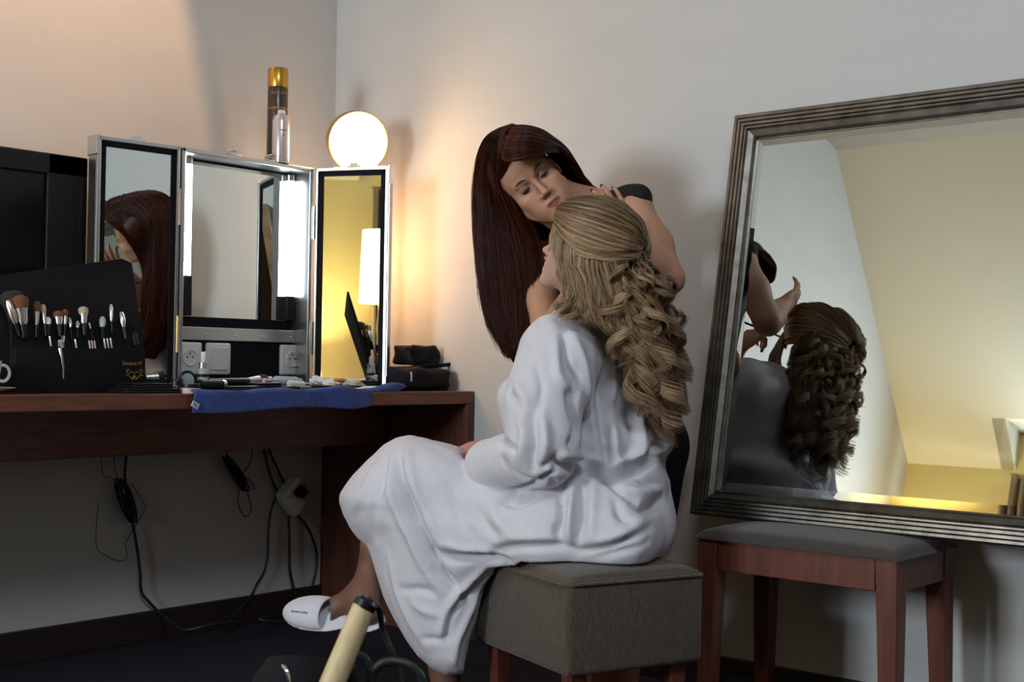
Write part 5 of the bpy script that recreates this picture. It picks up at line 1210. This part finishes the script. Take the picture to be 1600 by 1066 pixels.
# ---- the robe
SKIRT = [(742, 716), (716, 699), (690, 690), (664, 683), (640, 680.5), (618, 684), (600, 694), (578, 715), (556, 738), (538, 759), (530, 772), (529, 784), (535, 805), (547, 826), (560, 842), (573, 852), (579, 868), (588, 900), (600, 934), (616, 968), (634, 1000), (652, 1026), (674, 1046), (698, 1056), (724, 1055), (728, 1034), (735, 1003), (748, 962), (762, 924), (776, 895), (790, 884), (820, 884), (860, 885), (920, 884), (980, 884), (1004, 879), (1022, 862), (1034, 820), (1042, 780), (1046, 752), (1030, 715), (960, 690), (860, 690), (790, 700)]
def poly_sdf(X, Y, poly):
    d = np.full(X.shape, 1e9); ins = np.zeros(X.shape, bool); n = len(poly)
    for i in range(n):
        (ax, ay), (bx, by) = poly[i], poly[(i+1) % n]; ex_, ey_ = bx-ax, by-ay
        t = np.clip(((X-ax)*ex_+(Y-ay)*ey_)/(ex_*ex_+ey_*ey_), 0, 1); d = np.minimum(d, np.hypot(X-ax-t*ex_, Y-ay-t*ey_))
        c = ((ay > Y) != (by > Y)); c &= X < ex_*(Y-ay)/(ey_ if ey_ else 1e-9)+ax; ins ^= c
    return np.where(ins, -d, d)
gx = np.arange(480, 1104, 3.0); gy = np.arange(640, 1108, 3.0); GX, GY = np.meshgrid(gx, gy, indexing='ij'); SD = poly_sdf(GX, GY, SKIRT)
def bil(px, py):
    u = np.clip((px-gx[0])/3.0, 0, len(gx)-1.01); v = np.clip((py-gy[0])/3.0, 0, len(gy)-1.01); i = u.astype(int); j = v.astype(int); a = u-i; b = v-j
    return SD[i, j]*(1-a)*(1-b)+SD[i+1, j]*a*(1-b)+SD[i, j+1]*(1-a)*b+SD[i+1, j+1]*a*b
def skirt(X, Y, Z):
    px = 800+FPX*X/Z; py = 533-FPX*Y/Z; d = bil(px, py)*Z/FPX
    c0 = 2.93+0.11*np.clip((900-px)/300, 0, 1.2)-0.10*np.clip((py-800)/250, 0, 1)*np.clip((820-px)/60, 0, 1)
    T = 0.165-0.085*np.clip((py-820)/200, 0, 1)*np.clip((830-px)/60, 0, 1); Rr = 0.115-0.05*np.clip((py-820)/200, 0, 1)
    q = 1-np.clip(-d/Rr, 0, 1); t = T*np.sqrt(np.clip(1-q*q, 0, 1)); dz = np.abs(Z-c0)
    return np.where(d < 0, np.maximum((dz-t)*0.6, d), np.sqrt(np.maximum(d, 0)**2+np.maximum(dz-0.01, 0)**2))
fd = Field(axis(-0.42, 0.40, 0.0048), axis(-0.80, 0.12, 0.0048), axis(2.60, 3.34, 0.0056))
fd.op(skirt, (-0.42, -0.80, 2.6), (0.40, -0.05, 3.34), 0.0)
fd.ell(C(938, 810, 2.93), (0.165, 0.15, 0.115), RB, 0.04)
fd.ell(C(930, 600, 2.985), (0.165, 0.120, 0.20), RB, 0.02)
fd.ell(C(944, 692, 2.965), (0.168, 0.150, 0.072), RB, 0.03)                # cloth bloused over the belt
fd.cone(C(1000, 668, 2.925), 0.045, C(1034, 684, 2.955), 0.026, 0.02)
fd.cone(C(936, 700, 2.965), 0.125, C(940, 800, 2.94), 0.125, 0.04)
fd.cone(C(735, 835, 2.92), 0.060, C(840, 846, 2.79), 0.052, 0.09); fd.cone(C(840, 846, 2.79), 0.052, C(965, 843, 2.76), 0.052, 0.09); fd.cone(C(965, 843, 2.76), 0.052, C(1000, 825, 2.86), 0.060, 0.09)
fd.cone(C(896, 522, 2.915), 0.060, C(885, 550, 2.87), 0.085, 0.04); fd.cone(C(915, 520, 2.97), 0.065, C(985, 545, 3.07), 0.085, 0.04)
fd.cone(C(893, 512, 2.90), 0.045, C(915, 510, 2.97), 0.06, 0.03)
fd.cone(C(812, 622, 2.99), 0.052, C(830, 690, 3.0), 0.055, 0.03)            # lapel at the chest
fd.cone(C(985, 560, 3.08), 0.085, C(935, 690, 3.16), 0.075, 0.03); fd.cone(C(935, 690, 3.16), 0.07, C(815, 725, 3.14), 0.055, 0.02)
fd.chain([(C(872, 553, 2.865), 0.088), (C(848, 635, 2.80), 0.086), (C(848, 705, 2.755), 0.078)], 0.006)
fd.chain([(C(846, 708, 2.765), 0.076), (C(800, 722, 2.83), 0.066), (C(768, 728, 2.885), 0.060)], 0.005)
fd.cone(C(735, 722, 2.955), 0.030, C(768, 720, 2.90), 0.040, 0.0, True)     # sleeve opening
P, Q = fd.mesh(); P = relax(P, Q, 1); Q = fix(P, Q)
N = vnorm(P, Q); Wn = N[:, :]; sgn = 1 if np.einsum('ij,ij->i', N, P-P.mean(0)).mean() > 0 else -1; N = N*sgn
# folds: each a line on the cloth, drawn where it lies on the near side of the robe
pxv = 800+FPX*P[:, 0]/P[:, 2]; pyv = 533-FPX*P[:, 1]/P[:, 2]; fr_ = np.nonzero(N[:, 2] < 0.15)[0]
def on_cloth(q):
    d = np.hypot(pxv[fr_]-q[0], pyv[fr_]-q[1]); c = fr_[d < 7]
    if len(c) == 0: c = fr_[[int(np.argmin(d))]]
    return P[c[int(np.argmin(P[c, 2]))]]
FOLDS = [([(617, 706), (621, 744), (633, 783), (652, 830), (668, 865), (687, 900), (703, 923)], -0.013, 0.011), ([(603, 722), (606, 760), (618, 800), (636, 845), (655, 885), (680, 925)], 0.007, 0.012),
    ([(634, 700), (638, 740), (650, 780), (668, 820), (690, 862)], 0.006, 0.014), ([(600, 700), (594, 740), (582, 790), (580, 840)], -0.006, 0.016), ([(580, 725), (565, 765), (548, 800)], 0.005, 0.014),
    ([(668, 862), (703, 872), (750, 879), (789, 882)], -0.010, 0.012), ([(690, 850), (720, 860), (770, 866)], 0.006, 0.010), ([(675, 893), (703, 915), (730, 940)], -0.006, 0.010),
    ([(781, 886), (750, 907), (718, 939), (695, 974), (683, 996)], 0.008, 0.011), ([(773, 898), (742, 952), (722, 1000), (716, 1032)], 0.007, 0.010), ([(765, 896), (735, 930), (708, 965), (697, 1010)], -0.007, 0.010),
    ([(622, 925), (650, 925), (675, 930)], -0.005, 0.010), ([(655, 1000), (680, 1002), (705, 998)], -0.004, 0.008), ([(640, 945), (660, 958), (680, 962)], 0.004, 0.010), ([(600, 870), (612, 920), (634, 970), (660, 1015)], 0.004, 0.012),
    ([(866, 758), (876, 777), (877, 806), (869, 825), (876, 847)], -0.011, 0.010), ([(891, 757), (888, 811), (886, 847)], 0.010, 0.012), ([(908, 747), (905, 796), (900, 835)], -0.010, 0.011), ([(925, 745), (924, 790), (920, 840)], 0.005, 0.013),
    ([(945, 738), (962, 755), (976, 766)], -0.007, 0.009), ([(988, 773), (1008, 789), (1030, 788), (1042, 778)], -0.014, 0.013), ([(985, 760), (1010, 768), (1036, 760)], 0.008, 0.013), ([(964, 777), (970, 798), (986, 808)], -0.008, 0.010), ([(1000, 745), (1020, 755), (1040, 752)], -0.005, 0.009),
    ([(1024, 822), (988, 842), (949, 860), (900, 869)], -0.007, 0.010), ([(1020, 845), (978, 866), (930, 876)], -0.005, 0.009), ([(1010, 812), (970, 832), (925, 850)], 0.005, 0.012), ([(764, 864), (803, 858), (857, 856), (891, 861)], -0.009, 0.011), ([(770, 848), (820, 842), (870, 842)], 0.006, 0.014),
    ([(735, 786), (752, 816), (774, 847)], -0.006, 0.012), ([(755, 770), (775, 810), (800, 835)], 0.005, 0.014), ([(700, 760), (715, 800), (735, 835)], -0.004, 0.014), ([(781, 777), (800, 783), (830, 775)], -0.008, 0.010),
    ([(880, 514), (890, 562), (905, 590), (906, 618)], -0.010, 0.010), ([(894, 612), (902, 644), (908, 672), (899, 692)], -0.018, 0.011), ([(866, 530), (876, 580), (890, 600)], 0.007, 0.012), ([(900, 520), (915, 560), (922, 610), (922, 660)], 0.008, 0.013),
    ([(945, 523), (944, 613), (947, 669), (953, 728)], -0.012, 0.011), ([(960, 540), (962, 620), (966, 690), (968, 720)], 0.007, 0.012), ([(932, 560), (930, 640), (935, 715)], 0.006, 0.010), ([(985, 600), (990, 660), (985, 710)], -0.005, 0.012), ([(1005, 640), (1008, 690), (1000, 715)], 0.006, 0.012),
    ([(827, 650), (832, 683), (829, 712), (832, 740)], -0.011, 0.011), ([(845, 640), (852, 680), (850, 720)], 0.008, 0.013), ([(810, 650), (812, 690), (805, 720)], 0.006, 0.012), ([(774, 691), (786, 697), (800, 704)], -0.009, 0.008), ([(781, 720), (793, 738), (813, 754), (840, 761)], -0.013, 0.008),
    ([(850, 735), (868, 722), (876, 708)], -0.007, 0.009), ([(862, 745), (878, 728)], 0.007, 0.009), ([(876, 727), (868, 742), (849, 758), (812, 771), (784, 778)], -0.010, 0.009), ([(835, 565), (842, 600), (838, 640)], -0.004, 0.009), ([(800, 590), (815, 620), (818, 650)], 0.005, 0.012), ([(792, 600), (788, 612), (800, 620)], -0.008, 0.008),
    ([(876, 728), (905, 733), (930, 727), (949, 738), (988, 732), (1024, 717)], -0.024, 0.012), ([(890, 715), (920, 714), (950, 722), (985, 716), (1015, 702)], 0.009, 0.011), ([(1020, 710), (1032, 692), (1046, 675)], -0.010, 0.010), ([(1035, 705), (1048, 690)], 0.008, 0.010)]
D = np.zeros(len(P))
for pl, amp, wd in FOLDS:
    L3 = spline(np.array([on_cloth(q) for q in pl]), 24); lo = L3.min(0)-4*wd; hi = L3.max(0)+4*wd
    ii = np.nonzero(((P > lo) & (P < hi)).all(1))[0]; d, t = polyd(P[ii], L3)
    D[ii] += 1.9*amp*np.exp(-(d/(0.92*wd))**2)*np.sin(PI*np.clip(t*0.86+0.07, 0, 1))**0.6
Ps = P*np.array([1, 0.55, 1])
D += 0.0028*noise3(Ps, 55, 2)+0.0016*noise3(P, 120, 8)
back = sstep(0.0, 0.5, N[:, 2]); D += back*0.006*noise3(Ps*np.array([1.4, 0.5, 1.4]), 60, 12)
P = P+N*D[:, None]; P = relax(P, Q, 1, 0.2)
# rest on the ottoman
Wp = c2w(P); inv = np.array(OM.inverted()); lp = Wp@inv[:3, :3].T+inv[:3, 3]
seat = (lp[:, 0] > -0.01) & (lp[:, 0] < OW+0.01) & (lp[:, 1] > -0.01) & (lp[:, 1] < OD+0.01) & (lp[:, 2] < OZ1+0.008) & (lp[:, 2] > OZ1-0.16)
Wp[seat, 2] = OZ1+0.0075-0.004*np.clip(np.maximum(np.abs(lp[seat, 0]/OW-0.5), np.abs(lp[seat, 1]/OD-0.5))*2, 0, 1)**4
robe = link('bathrobe', np_mesh('bathrobe', Wp, Q), M_ROBE, bride)

# ---- slipper on the raised foot and on the other one
def slipper(hl_, fd_, fw_, fu_, txt):
    R_ = np.stack([fw_, fd_, fu_]); lo = np.minimum(hl_, hl_+fd_*0.26)-0.09; hi = np.maximum(hl_, hl_+fd_*0.26)+0.09
    fd = Field(*[axis(a, b, 0.0030) for a, b in zip(lo, hi)])
    fd.ell(hl_+fd_*0.028-fu_*0.010, (0.037, 0.042, 0.0062), R_, 0.0); fd.ell(hl_+fd_*0.155-fu_*0.013, (0.050, 0.092, 0.0068), R_, 0.02); fd.cone(hl_+fd_*0.03-fu_*0.010, 0.006, hl_+fd_*0.16-fu_*0.012, 0.006, 0.03)
    P, Q = fd.mesh(); sl = body('slipper', relax(P, Q, 1), fix(P, Q), M_ROBE, bride, label='white slipper sole')
    fd = Field(*[axis(a, b, 0.0020) for a, b in zip(lo, hi)])
    fd.ell(hl_+fd_*0.158-fu_*0.004, (0.050, 0.090, 0.034), R_, 0.0)
    fd.ell(hl_+fd_*0.150-fu_*0.006, (0.0455, 0.088, 0.0300), R_, 0.0, True)
    cutc = hl_+fd_*0.128; nrm_ = fd_*0.92-fu_*0.30; nrm_ /= np.linalg.norm(nrm_)
    fd.op(lambda X, Y, Z: ((X-cutc[0])*nrm_[0]+(Y-cutc[1])*nrm_[1]+(Z-cutc[2])*nrm_[2]), lo, hi, 0.004, True)
    fd.op(lambda X, Y, Z: ((X-hl_[0])*fu_[0]+(Y-hl_[1])*fu_[1]+(Z-hl_[2])*fu_[2]+0.010), lo, hi, 0.003, True)
    P, Q = fd.mesh(); up_ = body('slipper_upper', relax(P, Q, 4), fix(P, Q), M_ROBE, sl)
    if txt:
        
        w3 = lambda v: Vector(v[0]*RGT+v[1]*UPV+v[2]*FWD)
        me = text_mesh(txt, 0.0068, Matrix.Identity(4)); co = np.zeros(len(me.vertices)*3, np.float32); me.vertices.foreach_get('co', co); co = co.reshape(-1, 3)
        side = -fw_ if (-fw_)[2] < 0 else fw_
        yy = co[:, 1]; xl = co[:, 0]
        ang = math.radians(52)+yy/0.042; ly = 0.185-xl*0.97
        k = np.sqrt(np.clip(1-((ly-0.158)/0.090)**2, 0.05, 1)); Q3 = hl_+np.outer(ly, fd_)+np.outer(k*0.0508*np.cos(ang), side)+np.outer(k*0.0348*np.sin(ang)-0.004, fu_)
        nrm3 = np.outer(np.cos(ang), side)+np.outer(np.sin(ang), fu_); Q3 = Q3+nrm3*(0.0004+np.clip(co[:, 2:3], 0, 1))
        me.vertices.foreach_set('co', c2w(Q3).astype(np.float32).ravel()); me.update(); link('slipper_lettering', me, M_BLACK, sl)
slipper(heel-fdir*0.012, fdir, fw, fup, 'BELWAY HOTEL')
slipper(an2-UP*0.040-FB*0.045, FB, SB, UP, None)

# ---- curled half-up hair
gT = [[(872, 366, 2.775), (898, 392, 2.757), (935, 404, 2.752), (970, 405, 2.765), (998, 398, 2.80)],
      [(868, 352, 2.78), (885, 374, 2.762), (920, 390, 2.750), (965, 396, 2.758), (1001, 391, 2.80)],
      [(866, 338, 2.79), (890, 353, 2.762), (930, 370, 2.745), (975, 382, 2.758), (1002, 386, 2.80)],
      [(870, 325, 2.805), (900, 333, 2.775), (940, 346, 2.758), (984, 365, 2.77), (1003, 382, 2.805)],
      [(880, 316, 2.83), (912, 315, 2.81), (950, 323, 2.798), (990, 348, 2.80), (1005, 379, 2.81)],
      [(890, 311, 2.87), (925, 307, 2.86), (962, 315, 2.845), (998, 343, 2.83), (1006, 377, 2.815)],
      [(886, 315, 2.92), (925, 311, 2.92), (965, 322, 2.90), (1001, 348, 2.86), (1006, 380, 2.82)],
      [(876, 335, 2.945), (915, 334, 2.965), (965, 340, 2.96), (1006, 362, 2.90), (1006, 383, 2.825)],
      [(874, 360, 2.95), (915, 365, 2.975), (970, 372, 2.97), (1012, 380, 2.90), (1005, 390, 2.83)],
      [(880, 385, 2.945), (915, 395, 2.97), (970, 402, 2.97), (1012, 402, 2.90), (1000, 400, 2.83)],
      [(885, 405, 2.945), (920, 415, 2.97), (970, 420, 2.965), (1008, 418, 2.90), (998, 408, 2.83)]]
gS = [[(868, 350, 2.785), (864, 380, 2.775), (872, 412, 2.768), (884, 440, 2.772), (886, 468, 2.775), (868, 485, 2.785)],
      [(874, 358, 2.78), (871, 390, 2.765), (880, 425, 2.760), (896, 455, 2.764), (900, 482, 2.77), (884, 494, 2.78)],
      [(882, 372, 2.772), (881, 405, 2.758), (893, 440, 2.756), (905, 470, 2.764), (918, 490, 2.77), (948, 500, 2.785), (968, 520, 2.79)],
      [(893, 384, 2.766), (894, 415, 2.754), (906, 448, 2.752), (916, 478, 2.760), (936, 500, 2.77), (968, 512, 2.785), (985, 540, 2.80)],
      [(905, 390, 2.762), (906, 420, 2.752), (917, 455, 2.752), (926, 482, 2.760), (950, 506, 2.77), (985, 522, 2.79), (1000, 560, 2.81)],
      [(918, 396, 2.758), (918, 428, 2.755), (930, 462, 2.758), (940, 492, 2.768), (970, 515, 2.78), (1000, 545, 2.80), (1005, 590, 2.82)],
      [(932, 400, 2.756), (935, 432, 2.762), (948, 465, 2.765), (962, 498, 2.772), (990, 530, 2.79), (1008, 570, 2.81), (1010, 620, 2.83)],
      [(948, 402, 2.756), (957, 432, 2.768), (965, 465, 2.775), (982, 500, 2.785), (1005, 540, 2.80), (1020, 590, 2.82), (1020, 640, 2.84)],
      [(965, 402, 2.765), (975, 435, 2.780), (985, 470, 2.79), (1000, 510, 2.80), (1022, 555, 2.82), (1036, 605, 2.835), (1036, 655, 2.85)]]
gF = [[(870, 350, 2.945), (868, 400, 2.96), (880, 440, 2.975), (892, 480, 2.985), (905, 505, 3.0)], [(890, 385, 2.965), (905, 430, 2.985), (925, 470, 2.995), (945, 510, 3.0), (965, 550, 3.0)], [(920, 400, 2.975), (945, 450, 2.985), (970, 510, 2.98), (990, 570, 2.97), (1005, 620, 2.95)]]
lines = [[(C(975, 405, 2.91), 0.048), (C(992, 455, 2.915), 0.052), (C(1006, 510, 2.905), 0.048), (C(1020, 560, 2.89), 0.040), (C(1034, 610, 2.875), 0.030), (C(1042, 645, 2.865), 0.018)],
         [(C(938, 425, 2.86), 0.060), (C(950, 470, 2.87), 0.052), (C(975, 505, 2.88), 0.04)], [(C(905, 400, 2.82), 0.034), (C(905, 440, 2.82), 0.032), (C(915, 475, 2.83), 0.026)]]
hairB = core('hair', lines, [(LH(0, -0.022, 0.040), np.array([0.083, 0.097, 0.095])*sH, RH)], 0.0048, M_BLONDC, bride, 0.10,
             sub=[lambda f: f.ell(LH(0, 0.085, -0.02), np.array([0.080, 0.062, 0.09])*sH, RH, 0.01, True)])
SKC, SKR = LH(0, -0.022, 0.040), np.array([0.084, 0.098, 0.096])*sH
ST = push(sheet(gT, 12000, 26, 0.0020, rg, (0.94, 1.0), 0, 1, 0.0022), SKC, RH, SKR, rg.uniform(1.01, 1.06, (12000, 1, 1)))
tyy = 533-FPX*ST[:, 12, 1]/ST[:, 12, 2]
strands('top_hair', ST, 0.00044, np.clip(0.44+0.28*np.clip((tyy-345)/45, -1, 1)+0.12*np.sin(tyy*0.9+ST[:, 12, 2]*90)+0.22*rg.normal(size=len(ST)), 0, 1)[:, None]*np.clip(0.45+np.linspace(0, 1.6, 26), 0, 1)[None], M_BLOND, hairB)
SS = np.concatenate([sheet(gS, 9500, 34, 0.0028, rg, (0.72, 1.0), 0.009, 2.6, 0.005), sheet(gF, 2200, 34, 0.004, rg, (0.8, 1.0), 0.006, 2.0, 0.004)])
strands('side_locks', SS, 0.00044, np.clip(0.60+0.20*rg.normal(size=len(SS)), 0, 1), M_BLOND, hairB)
rl = np.random.default_rng(21); LK = []; LT = []
# loose fill beneath the ringlets
gC = [[(945, 400, 2.80), (950, 440, 2.81), (965, 480, 2.82), (985, 520, 2.835), (995, 560, 2.85), (1002, 600, 2.86)],
      [(965, 398, 2.80), (975, 445, 2.82), (990, 495, 2.83), (1003, 545, 2.84), (1012, 595, 2.85), (1018, 640, 2.86)],
      [(985, 396, 2.81), (996, 445, 2.83), (1010, 500, 2.84), (1024, 555, 2.85), (1034, 605, 2.86), (1040, 655, 2.87)],
      [(1000, 394, 2.83), (1014, 445, 2.85), (1030, 500, 2.87), (1044, 555, 2.88), (1052, 605, 2.89), (1054, 655, 2.89)],
      [(1006, 398, 2.87), (1022, 445, 2.90), (1040, 500, 2.92), (1052, 555, 2.93), (1058, 605, 2.93), (1058, 645, 2.92)],
      [(990, 405, 2.93), (1006, 450, 2.95), (1020, 505, 2.96), (1034, 560, 2.96), (1046, 610, 2.95), (1050, 645, 2.94)]]
SC = sheet(gC, 5200, 40, 0.004, rl, (0.75, 1.0), 0.010, 3.4, 0.006)
strands('under_locks', SC, 0.00046, np.clip(0.26+0.14*rl.normal(size=len(SC)), 0, 1), M_BLOND, hairB)
def lock(S0, E0, bow, rad0, pitch, ph, hd, n_, wid, tone, K=60, sag=0.0):
    mid1 = S0*0.66+E0*0.34+bow; mid2 = S0*0.3+E0*0.7+bow*0.8
    base = spline(np.array([S0, mid1, mid2, E0]), K); L = np.linalg.norm(np.diff(base, axis=0), axis=1).sum(); s = np.linspace(0, 1, K)
    T = np.gradient(base, axis=0); T /= np.linalg.norm(T, axis=1, keepdims=True); A = np.cross(T, [0.15, 0.1, 1.0]); A /= np.linalg.norm(A, axis=1, keepdims=True); B = np.cross(T, A)
    rad = rad0*(0.15+0.85*sstep(0.0, 0.30, s))*(1.0+0.15*s); turns = L/pitch
    jr = rl.normal(size=(n_, 1))*0.0012; jt = rl.uniform(-1, 1, size=(n_, 1))*wid; jp = rl.normal(size=(n_, 1))*0.09; fr = rl.normal(size=(n_, 1))*0.03
    a = ph+hd*(2*PI*turns*(s**0.92)[None]*(1+fr)+jp); rr = rad[None]+jr*(0.6+0.8*s[None])
    taper = (1.0-0.75*sstep(0.7, 1.0, s))*(0.5+0.5*sstep(0, 0.25, s))
    pth = base[None]+rr[..., None]*(np.cos(a)[..., None]*A[None]+0.9*np.sin(a)[..., None]*B[None])+(jt*taper[None])[..., None]*T[None]
    pth = pth+rl.normal(size=(n_, 1, 3))*0.0022*(s[None, :, None]**2)
    LK.append(pth); sh = np.cos(np.linspace(0, 1, n_)*6.0+ph)*0.08; LT.append(np.clip(tone+0.13*rl.normal(size=n_)+sh, 0, 1))
front = [(946, 498, 2.765), (958, 512, 2.77), (968, 528, 2.775), (978, 548, 2.78), (988, 566, 2.785), (996, 588, 2.79), (1001, 612, 2.79), (1008, 632, 2.795), (1014, 648, 2.80), (1024, 656, 2.80), (1034, 660, 2.805), (1044, 664, 2.815), (1053, 656, 2.83), (1060, 640, 2.85), (1064, 612, 2.86), (1066, 582, 2.87), (1062, 552, 2.875), (1057, 524, 2.875), (1048, 498, 2.87), (1038, 474, 2.865), (1024, 452, 2.85), (985, 470, 2.765), (1005, 520, 2.775), (1020, 560, 2.785), (1032, 600, 2.795)]
for q in range(4*len(front)):
    e = front[q % len(front)]; lay = q//len(front)
    S0 = C(rl.uniform(958, 1004), rl.uniform(392, 412), rl.uniform(2.785, 2.85)+0.010*lay)
    E0 = C(e[0]+rl.normal()*6-2*lay, e[1]+rl.normal()*16, e[2]+0.014*lay)
    lock(S0, E0, np.array([rl.normal()*0.007+0.008, 0, rl.normal()*0.006-0.008]), rl.uniform(0.013, 0.024), rl.uniform(0.075, 0.125), rl.uniform(0, 6.28), 1 if rl.uniform() < 0.65 else -1, 52, rl.uniform(0.0030, 0.0055), 0.60-0.07*lay+rl.normal()*0.10)
for q in range(22):                                      # the side turned to the leaning mirror
    e = front[(q*7) % len(front)]; S0 = C(rl.uniform(965, 1005), rl.uniform(395, 415), rl.uniform(2.90, 2.95)); E0 = C(min(1062, max(985, e[0]+12+rl.normal()*5)), e[1]+rl.normal()*10, 2.93+rl.uniform(-0.02, 0.05))
    lock(S0, E0, np.array([rl.normal()*0.007+0.008, 0, 0.006]), rl.uniform(0.0135, 0.020), rl.uniform(0.070, 0.100), rl.uniform(0, 6.28), 1, 80, 0.007, 0.45+rl.normal()*0.07)
LK = [np.asarray(x) for x in LK]; nf = 160; i_ = rl.integers(0, len(LK), nf); FLY = np.stack([LK[i][rl.integers(0, len(LK[i]))] for i in i_]); sF = np.linspace(0, 1, FLY.shape[1])[None, :, None]
FLY = FLY+rl.normal(size=(nf, 1, 3))*0.009*sF+0.004*np.sin(sF*rl.uniform(4, 12, (nf, 1, 1))+rl.uniform(0, 6, (nf, 1, 3))); LK.append(FLY); LT.append(np.full(nf, 0.6))
LK = np.concatenate(LK); LT = np.concatenate(LT)
strands('curls', LK, 0.00046*np.concatenate([np.ones(48), np.linspace(1, 0.4, 12)]), LT, M_BLOND, hairB)
